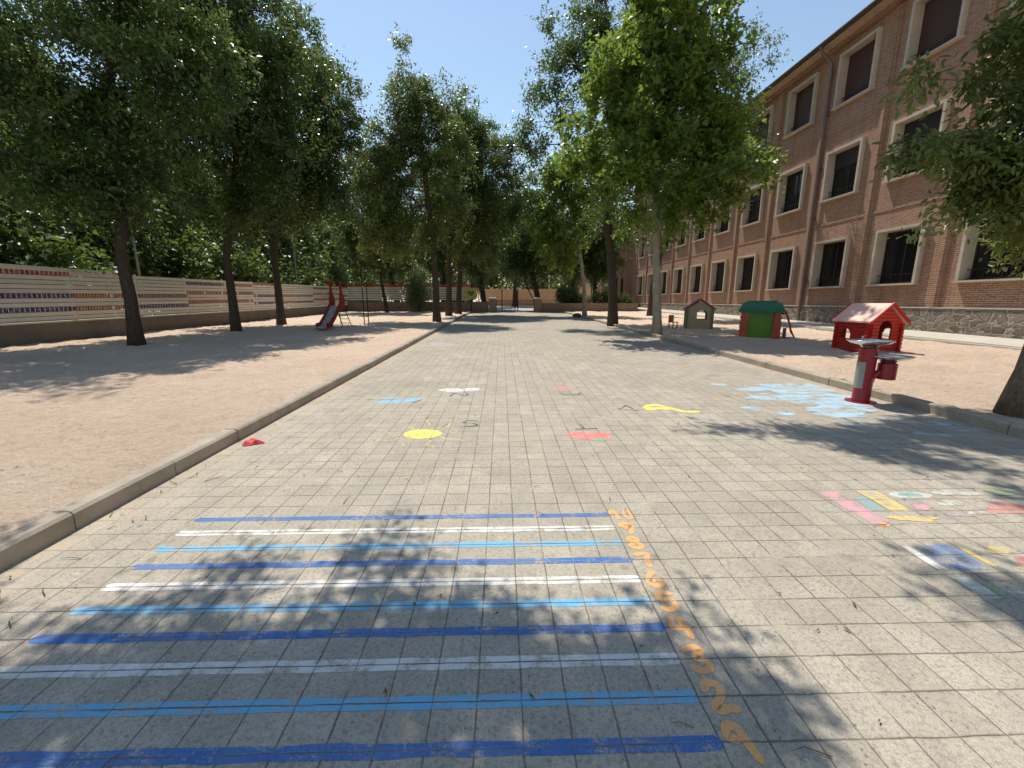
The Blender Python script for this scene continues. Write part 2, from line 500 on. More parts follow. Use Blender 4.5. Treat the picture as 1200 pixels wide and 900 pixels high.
M['p_blue'] = mat_paint('dark_blue_paint', (0.04, 0.165, 0.46), 0.26)
M['p_light'] = mat_paint('light_blue_paint', (0.15, 0.47, 0.72), 0.34)
M['p_white'] = mat_paint('white_paint', (0.78, 0.77, 0.73), 0.38)
M['p_orange'] = mat_paint('orange_paint', (0.90, 0.44, 0.15), 0.24)
M['p_black'] = mat_paint('black_paint', (0.05, 0.05, 0.05), 0.35)
M['p_sky'] = mat_paint('sky_blue_paint', (0.22, 0.58, 0.84), 0.42)
M['p_yellow'] = mat_paint('yellow_paint', (0.88, 0.76, 0.14), 0.20)
M['p_yellow2'] = mat_paint('worn_yellow_paint', (0.80, 0.58, 0.17), 0.42)
M['p_red'] = mat_paint('red_paint', (0.82, 0.19, 0.18), 0.42)
M['p_pinkred'] = mat_paint('faded_red_paint', (0.72, 0.26, 0.22), 0.40)
M['p_green'] = mat_paint('green_paint', (0.28, 0.42, 0.20), 0.46)
M['p_pink'] = mat_paint('pink_paint', (0.74, 0.36, 0.42), 0.46)
M['p_faint'] = mat_paint('faint_rose_paint', (0.62, 0.38, 0.30), 0.85)
M['p_lilac'] = mat_paint('faint_lilac_paint', (0.55, 0.42, 0.55), 0.6)
M['p_teal'] = mat_paint('teal_paint', (0.22, 0.46, 0.48), 0.46)
M['p_blue2'] = mat_paint('worn_blue_paint', (0.16, 0.27, 0.46), 0.42)
M['p_wash'] = mat_paint('washed_blue_paint', (0.40, 0.66, 0.82), 0.50, 2.6, 0.4, (1.0, 2.2, 1))
M['p_wash2'] = mat_paint('pale_blue_paint', (0.48, 0.66, 0.74), 0.66, 4.0, 0.4, (1.0, 2.0, 1))
M['p_ivory'] = mat_paint('worn_white_paint', (0.66, 0.68, 0.62), 0.46)
M['redp'] = mat_logs('red_plank_plastic', (0.50, 0.035, 0.025), 0.115, (0.55, 0.06, 0.04))
M['redroof'] = mat_plain('sun_faded_red_roof', (0.85, 0.52, 0.40), 0.5, 0.4, sc=3, dirt=(0.80, 0.33, 0.24))
M['redtrim'] = mat_plain('red_plastic', (0.52, 0.03, 0.025), 0.4)
M['maroon'] = mat_plain('maroon_enamel', (0.27, 0.012, 0.025), 0.30, 0.5, var=0.3)
M['steel'] = mat_plain('stainless_steel', (0.62, 0.62, 0.62), 0.24, 0.5, metal=1.0, var=0.15)
M['sticker'] = mat_plain('grey_sticker', (0.30, 0.285, 0.25), 0.6, 0.3, var=0.6, sc=14, dirt=(0.22, 0.22, 0.20))
M['groof'] = mat_plain('dark_green_plastic', (0.012, 0.16, 0.095), 0.42)
M['gwall'] = mat_plain('lime_green_plastic', (0.10, 0.22, 0.02), 0.45)
M['opost'] = mat_plain('orange_red_plastic', (0.42, 0.075, 0.03), 0.45)
M['beige'] = mat_plain('beige_plastic', (0.40, 0.34, 0.22), 0.55)
M['beiged'] = mat_plain('olive_plastic', (0.19, 0.17, 0.09), 0.55)
M['redr2'] = mat_plain('dusty_red_roof', (0.30, 0.055, 0.045), 0.5)
M['chute'] = mat_plain('grey_chute', (0.50, 0.48, 0.52), 0.28, 0.5, metal=0.4)
M['redrail'] = mat_plain('dark_red_rail', (0.26, 0.02, 0.02), 0.4)
M['purple'] = mat_plain('purple_plastic', (0.16, 0.08, 0.26), 0.5)
M['orange'] = mat_plain('orange_plastic', (0.55, 0.19, 0.06), 0.5)
M['stone'] = mat_concrete('dark_rock', (0.06, 0.055, 0.05), (0.13, 0.115, 0.10), 6)
M['ysign'] = mat_plain('yellow_sign', (0.42, 0.34, 0.08), 0.5)
M['white'] = mat_plain('white_painted_metal', (0.66, 0.66, 0.64), 0.5)
M['scrap'] = mat_plain('red_rag', (0.72, 0.07, 0.07), 0.6)
M['grey'] = mat_plain('galvanised_pole', (0.30, 0.31, 0.31), 0.5, metal=0.5)
M['litter'] = mat_plain('dry_leaf', (0.14, 0.085, 0.04), 0.8, var=0.6, sc=20)
M['concr_far'] = mat_concrete('street_concrete', (0.50, 0.48, 0.44), (0.60, 0.57, 0.52), 0.6)

# ------------------------------------------------------------------ setting
XL, XR = -3.25, 6.50             # paved way between the kerbs
YG = 45.0                        # gate line

# base earth sheet out to the horizon
m = MB()
m.quad((-900, -300, gz(-300, -0.06)), (900, -300, gz(-300, -0.06)), (900, 1500, gz(1500, -0.06)), (-900, 1500, gz(1500, -0.06)))
tag(m.build('ground', M['sand']), kind='structure')

m = MB()
for i in range(60):
    y0, y1 = -14 + i * 1.0, -13 + i * 1.0
    if y1 > YG + 1: break
    m.quad((XL, y0, gz(y0)), (XR, y0, gz(y0)), (XR, y1, gz(y1)), (XL, y1, gz(y1)))
tag(m.build('path', M['pave']), kind='structure')


def sand_sheet(x0, x1, y0, y1, name, step=0.16):
    nx, ny = int((x1 - x0) / step), int((y1 - y0) / step)
    xs = np.linspace(x0, x1, nx + 1); ys = np.linspace(y0, y1, ny + 1)
    X, Y = np.meshgrid(xs, ys)
    rng = np.random.default_rng(3)
    Z = np.zeros_like(X)
    for k in range(26):
        fx, fy = rng.normal(0, 2.6, 2); ph = rng.uniform(0, 6.28)
        Z += np.sin(X * fx + Y * fy + ph) * 0.0055
    for k in range(16):
        fx, fy = rng.normal(0, 9, 2); ph = rng.uniform(0, 6.28)
        Z += np.sin(X * fx + Y * fy + ph) * 0.0050
    # heaped a little beside the kerb
    Z += 0.10 + SL * Y
    v = np.stack([X, Y, Z], -1).reshape(-1, 3)
    i = np.arange(ny)[:, None] * (nx + 1) + np.arange(nx)[None, :]
    f = np.stack([i, i + 1, i + nx + 2, i + nx + 1], -1).reshape(-1, 4)
    me = bpy.data.meshes.new(name)
    me.from_pydata(v.tolist(), [], f.tolist())
    me.materials.append(M['sand'])
    me.polygons.foreach_set("use_smooth", [True] * len(f))
    o = bpy.data.objects.new(name, me); col.objects.link(o)
    return tag(o, kind='structure')


sand_sheet(-16.3, XL - 0.12, -6, YG + 0.2, 'sand')
sand_sheet(XR + 0.12, 15.8, -6, YG + 0.2, 'sand')


def kerb(x0, x1, flip):
    m = MB()
    y = -8.03
    k = 0
    rnd = random.Random(5 if flip else 9)
    while y < YG - 0.4:
        L = 1.0
        j = rnd.uniform(-0.006, 0.006); dz = rnd.uniform(-0.005, 0.005)
        ya, yb = y + 0.006, y + L - 0.006
        b = 0.022
        def P(x, yy, h): return (x + j, yy, gz(yy, h + dz))
        vs = []
        for yy in (ya, yb):
            vs += [P(x0, yy, -0.1), P(x1, yy, -0.1), P(x1, yy, 0.15 - b), P(x1 - b, yy, 0.15), P(x0 + b, yy, 0.15), P(x0, yy, 0.15 - b)]
        fs = [(0, 1, 2, 3, 4, 5), (11, 10, 9, 8, 7, 6)]
        for i in range(6):
            i2 = (i + 1) % 6
            fs.append((i, i + 6, i2 + 6, i2))
        m.add(vs, fs)
        y += L
    return tag(m.build('kerb', M['kerb']), kind='structure')


kerb(XL - 0.17, XL, False)
kerb(XR, XR + 0.17, True)

# raised walkway along the school
m = MB()
m.gbox(16.0, 18.95, -6, 61.5, -0.1, 0.21)
m.gbox(15.83, 15.995, -6, 61.5, -0.1, 0.17)
tag(m.build('walkway', M['walk']), kind='structure')

# street beyond the gate
m = MB()
m.quad((-40, YG + 0.6, gz(YG + 0.6, 0.02)), (15, YG + 0.6, gz(YG + 0.6, 0.02)), (15, 70, gz(70, 0.02)), (-40, 70, gz(70, 0.02)))
tag(m.build('road', M['concr_far']), kind='structure')

# ------------------------------------------------------------------ painted markings
def sub_catmull(pts, n=6):
    out = []
    P = [Vector((p[0], p[1], 0)) for p in pts]
    P = [P[0] * 2 - P[1]] + P + [P[-1] * 2 - P[-2]]
    for i in range(1, len(P) - 2):
        for k in range(n):
            t = k / n
            a, b, c, d = P[i - 1], P[i], P[i + 1], P[i + 2]
            out.append(0.5 * ((2 * b) + (c - a) * t + (2 * a - 5 * b + 4 * c - d) * t * t + (3 * b - a - 3 * c + d) * t ** 3))
    out.append(P[-2])
    return out


def lay(h): return 0.0014 + (h - 0.004) * 0.35      # paint films, a hair above the paving


def ribbon(m, pts, w, h=0.004, smooth=True, jit=0.0, rnd=random):
    h = lay(h)
    P = sub_catmull(pts) if smooth and len(pts) > 2 else [Vector((p[0], p[1], 0)) for p in pts]
    # rounded ends
    d0 = (P[0] - P[1]).normalized(); d1 = (P[-1] - P[-2]).normalized()
    P = [P[0] + d0 * w * 0.45] + P + [P[-1] + d1 * w * 0.45]
    vs = []
    n = len(P)
    for i, p in enumerate(P):
        t = (P[min(i + 1, n - 1)] - P[max(i - 1, 0)]).normalized()
        s = Vector((-t.y, t.x, 0))
        ww = w / 2 * (0.45 if i in (0, n - 1) else 1.0) * (1 + rnd.uniform(-jit, jit))
        for sg in (-1, 1):
            q = p + s * ww * sg
            vs.append((q.x, q.y, gz(q.y, h)))
    fs = [(2 * i, 2 * i + 2, 2 * i + 3, 2 * i + 1) for i in range(n - 1)]
    m.add(vs, fs)


def poly(m, pts, h=0.004):
    h = lay(h)
    m.add([(x, y, gz(y, h)) for x, y in pts], [tuple(range(len(pts)))])


def blob(m, cx, cy, rx, ry, seed, h=0.004, n=40, amp=0.16, freq=(2, 3, 5, 7)):
    h = lay(h)
    rnd = random.Random(seed)
    ph = [rnd.uniform(0, 6.28) for _ in freq]
    pts = []
    for i in range(n):
        a = 2 * math.pi * i / n
        r = 1 + sum(amp / (k + 1) ** 0.7 * math.sin(f * a + ph[k]) for k, f in enumerate(freq))
        pts.append((cx + rx * r * math.cos(a), cy + ry * r * math.sin(a)))
    c = (cx, cy, gz(cy, h))
    vs = [c] + [(x, y, gz(y, h)) for x, y in pts]
    m.add(vs, [(0, 1 + i, 1 + (i + 1) % n) for i in range(n)])
    return m


GS = 'painted stripes of the number ladder'
GN = 'orange numbers beside the stripes'
names = {1: ('p_blue', 'dark blue'), 2: ('p_light', 'light blue'), 3: ('p_white', 'white'), 4: ('p_blue', 'dark blue'), 5: ('p_light', 'light blue'),
         6: ('p_white', 'white'), 7: ('p_blue', 'dark blue'), 8: ('p_light', 'light blue'), 9: ('p_white', 'white'), 10: ('p_blue', 'dark blue')}
for k in range(1, 11):
    y = 1.33 + (k - 1) * TILE
    x0 = -2.43 if k > 2 else -2.42
    rnd = random.Random(k)
    m = MB()
    mk, cn = names[k]
    wd = {'p_blue': 0.058, 'p_light': 0.060, 'p_white': 0.068}[mk]
    xs = np.linspace(x0, 0.85, 34)
    if mk != 'p_blue':                           # two brush strokes with the joint showing between them
        for s in (-1, 1):
            yo = s * (wd / 4 + 0.0012)
            ribbon(m, [(x, y + yo + rnd.uniform(-0.0025, 0.0025)) for x in xs], wd / 2 - 0.001, 0.004 + 0.0006 * (s + 1), False, 0.12, rnd)
        if mk == 'p_light':
            pass
    else:
        ribbon(m, [(x, y + rnd.uniform(-0.003, 0.003)) for x in xs], wd, 0.004, False, 0.14, rnd)
    o = m.build('painted_stripe', M[mk], origin=(x0, y, gz(y)))
    tag(o, f'{cn} painted stripe on the pavers ending beside the orange number {k}', 'painted stripe', GS)

D = {  # strokes in a unit box
    '1': [[(0.30, 0.58), (0.02, 0.66), (0.16, 0.96), (0.52, 0.92), (0.62, 0.55), (0.74, 0.04)]],
    '2': [[(0.05, 0.72), (0.28, 0.98), (0.72, 0.86), (0.62, 0.52), (0.18, 0.16), (0.25, 0.02), (0.60, 0.08), (0.98, 0.06)]],
    '3': [[(0.08, 0.86), (0.45, 0.98), (0.80, 0.80), (0.40, 0.54), (0.82, 0.38), (0.78, 0.08), (0.35, 0.0), (0.08, 0.14)]],
    '4': [[(0.15, 0.95), (0.10, 0.48), (0.80, 0.48)], [(0.62, 0.95), (0.68, 0.5), (0.74, 0.02)]],
    '5': [[(0.85, 0.96), (0.22, 0.94), (0.20, 0.56), (0.70, 0.58), (0.84, 0.24), (0.50, 0.0), (0.12, 0.10)]],
    '6': [[(0.60, 0.98), (0.20, 0.66), (0.12, 0.22), (0.48, 0.0), (0.82, 0.22), (0.58, 0.46), (0.26, 0.36)]],
    '7': [[(0.08, 0.92), (0.80, 0.94), (0.66, 0.5), (0.62, 0.0)]],
    '8': [[(0.70, 0.80), (0.40, 0.98), (0.14, 0.78), (0.50, 0.54), (0.84, 0.24), (0.48, 0.0), (0.12, 0.24), (0.46, 0.52)], [(0.50, 0.545), (0.66, 0.66), (0.70, 0.78)]],
    '9': [[(0.74, 0.72), (0.44, 0.50), (0.12, 0.72), (0.42, 0.98), (0.76, 0.76), (0.70, 0.30), (0.58, 0.0)]],
    '0': [[(0.50, 0.98), (0.12, 0.70), (0.14, 0.24), (0.50, 0.0), (0.84, 0.26), (0.84, 0.72), (0.56, 0.965)]],
}
for k in range(1, 11):
    y = 1.33 + (k - 1) * TILE
    m = MB()
    s = str(k)
    cx = 0.96
    w, hgt = (0.108, 0.138)
    z = 0.005
    for ci, ch in enumerate(s):
        x0 = cx - w / 2 if len(s) == 1 else cx - 0.075 + ci * 0.100
        ww = w if len(s) == 1 else 0.065
        for st in D[ch]:
            ribbon(m, [(x0 + px * ww, y - hgt / 2 + py * hgt) for px, py in st], 0.039 if len(s) == 1 else 0.031, z, True, 0.10)
            z += 0.0008
    o = m.build('painted_number', M['p_orange'], origin=(cx, y, gz(y)))
    cn = names[k][1]
    tag(o, f'orange number {k} painted on the pavers at the right end of a {cn} stripe', 'painted number', GN)

# circle of little paintings with black numerals in the middle of the yard
m = MB(); blob(m, -1.86, 6.86, 0.24, 0.13, 3, amp=0.10); blob(m, -1.60, 6.98, 0.20, 0.13, 4, 0.0048, amp=0.08); blob(m, -1.98, 7.10, 0.16, 0.06, 8, 0.0056, amp=0.08)
tag(m.build('painted_cloud', M['p_sky'], origin=(-1.8, 6.9, gz(6.9))), 'sky blue cloud painted on the pavers left of the white cloud', 'painted cloud')
m = MB(); blob(m, -0.95, 7.72, 0.26, 0.15, 5, amp=0.10); blob(m, -0.60, 7.76, 0.20, 0.12, 6, 0.0048, amp=0.12)
tag(m.build('painted_cloud', M['p_white'], origin=(-0.8, 7.7, gz(7.7))), 'white cloud painted on the pavers above a small black 2', 'painted cloud')
r = empty('painted_sun', (-1.03, 5.17, gz(5.17)), 0, 'yellow sun with wavy rays painted on the pavers', 'painted sun')
m = MB(); blob(m, -1.03, 5.17, 0.24, 0.19, 7, 0.005, amp=0.03)
m.build('disc', M['p_yellow'], r)
m = MB()
for i in range(9):
    a = i * 2 * math.pi / 9 + 0.2
    L = 0.20 + 0.08 * ((i * 7) % 3)
    pts = []
    for t in np.linspace(0, 1, 6):
        rr = 0.26 + L * t
        wv = 0.035 * math.sin(t * 7 + i)
        pts.append((-1.03 + rr * math.cos(a) - wv * math.sin(a), 5.17 + rr * math.sin(a) + wv * math.cos(a)))
    ribbon(m, pts, 0.022, 0.0045, True, 0.25)
m.build('rays', M['p_yellow2'], r)
r = empty('painted_ladybird', (1.12, 5.02, gz(5.02)), 0, 'long red patch with a small green patch painted on the pavers right of the sun', 'painted shape')
m = MB(); blob(m, 1.12, 5.05, 0.32, 0.155, 17, 0.0045, amp=0.05, freq=(2, 4, 5, 7))
m.build('red_patch', M['p_red'], r)
m = MB(); blob(m, 1.20, 4.90, 0.11, 0.06, 19, 0.0060, amp=0.12)
m.build('green_patch', M['p_green'], r)
m = MB(); blob(m, 1.17, 7.86, 0.17, 0.17, 21, amp=0.10); ribbon(m, [(1.06, 7.60), (1.18, 7.58), (1.30, 7.62)], 0.035, 0.0052)
tag(m.build('painted_heart', M['p_pinkred'], origin=(1.17, 7.8, gz(7.8))), 'small faded red blob painted on the pavers above a black squiggle', 'painted shape')
m = MB()
ribbon(m, [(2.28, 6.36), (2.40, 6.52), (2.55, 6.52), (2.68, 6.33), (2.83, 6.14), (3.0, 6.14)], 0.11, 0.0045)
ribbon(m, [(2.30, 6.28), (2.45, 6.34), (2.62, 6.30)], 0.13, 0.0053)
tag(m.build('painted_moon', M['p_yellow'], origin=(2.5, 6.35, gz(6.35))), 'yellow curved moon with a tail painted on the pavers', 'painted shape')


def mark(strokes, lab, w=0.035):
    m = MB(); z = 0.0045
    for st in strokes:
        ribbon(m, st, w, z, len(st) > 2); z += 0.0008
    c = strokes[0][0]
    return tag(m.build('painted_numeral', M['p_black'], origin=(c[0], c[1], gz(c[1]))), lab, 'painted numeral', 'black numerals of the painted circle')


mark([[(-1.62, 7.03), (-1.50, 7.01), (-1.42, 6.98)], [(-1.47, 6.80), (-1.44, 6.90), (-1.40, 6.98)]], 'black numeral 1 painted sideways beside the sky blue cloud')
mark([[(-0.92, 7.26), (-0.86, 7.44), (-0.76, 7.36), (-0.70, 7.26), (-0.62, 7.30), (-0.66, 7.48)]], 'black numeral 2 painted below the white cloud', 0.042)
mark([[(1.08, 7.42), (1.14, 7.28), (1.24, 7.34), (1.36, 7.28), (1.42, 7.42)]], 'black numeral 3 painted sideways below the small faded red blob', 0.042)
mark([[(1.82, 6.33), (2.06, 6.24)], [(1.84, 6.30), (2.02, 6.52)], [(2.00, 6.56), (2.10, 6.20)]], 'black numeral 4 painted left of the yellow moon')
mark([[(-0.36, 5.72), (-0.50, 5.74), (-0.54, 5.64), (-0.40, 5.60), (-0.35, 5.50), (-0.52, 5.48)]], 'black numeral 5 painted right of the yellow sun', 0.036)
mark([[(0.98, 5.32), (1.27, 5.34)], [(1.10, 5.36), (1.08, 5.52), (1.05, 5.55)]], 'black numeral 6 painted above the long red patch')

# faint far drawings
for i, (x, y, lb) in enumerate([(-1.3, 10.9, 'faint rose paint patch on the pavers beyond the sky blue cloud'), (0.2, 13.2, 'faint rose paint patch far up the pavers in the middle of the way'),
                                (1.6, 13.0, 'faint rose paint patch far up the pavers just right of the middle'), (0.9, 14.6, 'farthest faint rose paint patch on the pavers'),
                                (2.6, 10.4, 'faint rose paint patch on the pavers beyond the yellow moon')]):
    m = MB(); blob(m, x, y, 0.35, 0.35, 40 + i, amp=0.2)
    tag(m.build('faded_drawing', M['p_faint'], origin=(x, y, gz(y))), lb, 'painted shape', 'faded rose paint patches')
m = MB(); blob(m, -2.2, 15.3, 0.5, 0.6, 50, amp=0.2)
tag(m.build('faded_drawing', M['p_lilac'], origin=(-2.2, 15.3, gz(15.3))), 'faint lilac patch of paint near the left kerb far up the pavers', 'painted shape')

# painted board games at the right
r = empty('painted_game', (3.6, 3.15, gz(3.15)), 0, 'faded colourful painted game board on the pavers, the farther one', 'painted game')
def cell(name, mat, pts, par, h=0.0045):
    m = MB(); poly(m, pts, h); return m.build(name, M[mat], par)
cell('pink_cell', 'p_pink', [(2.87, 3.46), (3.05, 3.46), (3.05, 2.93), (2.90, 2.88)], r)
cell('teal_cell', 'p_teal', [(3.10, 3.34), (3.22, 3.36), (3.19, 3.12), (3.08, 3.12)], r)
cell('yellow_cell', 'p_yellow2', [(3.24, 3.46), (3.43, 3.46), (3.40, 3.12), (3.23, 3.12)], r)
m = MB(); blob(m, 3.66, 3.38, 0.18, 0.07, 60, 0.0045, amp=0.05); m.build('white_oval', M['p_ivory'], r)
m = MB(); blob(m, 3.66, 3.38, 0.11, 0.035, 61, 0.0055, amp=0.05); m.build('blue_oval', M['p_teal'], r)
for i, (x, y, rx, ry, mt) in enumerate([(3.55, 3.16, .09, .04, 'p_pink'), (3.74, 3.04, .10, .04, 'p_lilac'), (3.86, 3.22, .11, .05, 'p_ivory'), (3.95, 3.06, .10, .035, 'p_ivory'),
                                        (4.25, 3.12, .22, .08, 'p_pinkred'), (4.1, 3.4, .20, .05, 'p_ivory'), (3.3, 2.98, .16, .05, 'p_yellow2'), (2.98, 2.90, .05, .03, 'p_orange'),
                                        (4.55, 3.42, .16, .06, 'p_green'), (4.7, 3.15, .16, .05, 'p_teal')]):
    m = MB(); blob(m, x, y, rx, ry, 70 + i, 0.0060 + i * 0.0004, amp=0.2); m.build('paint_patch', M[mt], r)
r = empty('painted_game', (3.1, 2.4, gz(2.4)), 0, 'faded painted game board with blue centre on the pavers, the nearer one', 'painted game')
cell('white_strip', 'p_white', [(2.84, 2.62), (2.90, 2.62), (2.90, 2.355), (2.84, 2.355)], r)
cell('blue_cell', 'p_blue2', [(2.94, 2.625), (3.225, 2.625), (3.20, 2.35), (2.92, 2.35)], r)
cell('yellow_strip', 'p_yellow2', [(3.235, 2.62), (3.285, 2.62), (3.27, 2.38), (3.22, 2.38)], r)
cell('rose_cell', 'p_faint', [(3.05, 2.34), (3.29, 2.34), (3.22, 2.24), (3.02, 2.25)], r)
cell('pale_cell', 'p_ivory', [(2.85, 2.28), (2.955, 2.28), (2.955, 2.09), (2.85, 2.09)], r)
cell('green_strip', 'p_green', [(2.97, 2.22), (3.02, 2.22), (3.02, 2.09), (2.97, 2.09)], r)
for i, (x, y, rx, ry, mt) in enumerate([(3.12, 2.12, .08, .035, 'p_ivory'), (3.5, 2.55, .10, .05, 'p_yellow2'), (3.56, 2.42, .09, .06, 'p_pinkred'), (3.35, 2.20, .07, .04, 'p_ivory'), (3.45, 2.33, .06, .04, 'p_yellow2')]):
    m = MB(); blob(m, x, y, rx, ry, 90 + i, 0.0060 + i * 0.0004, amp=0.2); m.build('paint_patch', M[mt], r)

# blue puddle painted around the fountain
m = MB()
for i, (x, y, rx, ry) in enumerate([(5.75, 6.75, .55, .55), (5.45, 7.5, .55, .55), (4.95, 6.95, .60, .36), (4.9, 7.7, .40, .20), (5.95, 7.7, .30, .55), (5.2, 6.1, .55, .30)]):
    blob(m, x, y, rx, ry, 110 + i, 0.004 + i * 0.0006, amp=0.22, freq=(2, 3, 5, 9))
m.build('x', M['p_wash'])
_o = bpy.data.objects['x']; _o.name = 'painted_puddle'; _o.data.name = 'painted_puddle'
tag(_o, 'washed out sky blue puddle painted on the pavers around the drinking fountain', 'painted puddle')
m = MB()
for i, (x, y, rx, ry) in enumerate([(5.9, 5.55, .45, .20), (5.1, 5.45, .32, .14), (6.2, 5.2, .25, .12), (5.5, 5.0, .2, .08)]):
    blob(m, x, y, rx, ry, 130 + i, 0.0040 + i * 0.0006, amp=0.25, freq=(2, 3, 5, 9))
tag(m.build('painted_splash', M['p_wash2'], origin=(5.7, 5.4, gz(5.4))), 'pale worn blue splashes painted on the pavers nearer than the puddle', 'painted splash')
for i, (x, y) in enumerate([(3.95, 6.30), (4.28, 6.02), (4.35, 8.1)]):
    m = MB(); blob(m, x, y, 0.17, 0.11, 140 + i, 0.0045, amp=0.08)
    tag(m.build('painted_drop', M['p_wash'], origin=(x, y, gz(y))),
        ['light blue paint drop left of the puddle, nearest the middle', 'light blue paint drop below left of the puddle, nearest the camera', 'light blue paint drop farthest up the pavers beyond the puddle'][i], 'painted drop', 'painted drops by the puddle')

# ------------------------------------------------------------------ trees
LEAF = {
    'simple': ([(0, 0, 0), (0.4, 0.23, 0.05), (1, 0, -0.10), (0.4, -0.23, 0.05)], [(0, 1, 2, 3)]),
    'fold': ([(0, 0, 0), (1, 0, -0.16), (0.68, 0.17, 0.02), (0.28, 0.20, 0.05), (0.28, -0.20, 0.05), (0.68, -0.17, 0.02)], [(0, 1, 2, 3), (0, 4, 5, 1)]),
    'maple': ([(0, 0, 0), (0.22, 0.50, 0.0), (0.48, 0.20, 0.04), (1, 0, -0.10), (0.48, -0.20, 0.04), (0.22, -0.50, 0.0)], [(0, 3, 2, 1), (0, 5, 4, 3)]),
}


def leaves_mesh(name, pos, outdir, size, kind, mat, rng, droop=0.35, var=0.35):
    n = len(pos)
    d = outdir * 0.7 + rng.normal(0, 0.8, (n, 3))
    d[:, 2] -= droop
    d /= np.linalg.norm(d, axis=1, keepdims=True) + 1e-9
    up = rng.normal(0, 0.55, (n, 3)); up[:, 2] += 0.9
    s = np.cross(up, d); s /= np.linalg.norm(s, axis=1, keepdims=True) + 1e-9
    u = np.cross(d, s)
    sz = size * (1 + rng.uniform(-var, var, n))
    T, F = LEAF[kind]
    T = np.array(T); k = len(T)
    V = pos[:, None, :] + sz[:, None, None] * (T[None, :, 0:1] * d[:, None, :] + T[None, :, 1:2] * s[:, None, :] + T[None, :, 2:3] * u[:, None, :])
    V = V.reshape(-1, 3).astype(np.float32)
    F = np.array(F); nf = len(F); fl = F.shape[1]
    idx = (np.arange(n)[:, None, None] * k + F[None]).reshape(-1)
    me = bpy.data.meshes.new(name)
    me.vertices.add(len(V)); me.vertices.foreach_set('co', V.reshape(-1))
    me.loops.add(len(idx)); me.loops.foreach_set('vertex_index', idx.astype(np.int32))
    me.polygons.add(n * nf)
    me.polygons.foreach_set('loop_start', (np.arange(n * nf) * fl).astype(np.int32))
    me.polygons.foreach_set('loop_total', np.full(n * nf, fl, np.int32))
    me.update(calc_edges=True)
    me.materials.append(mat)
    return me


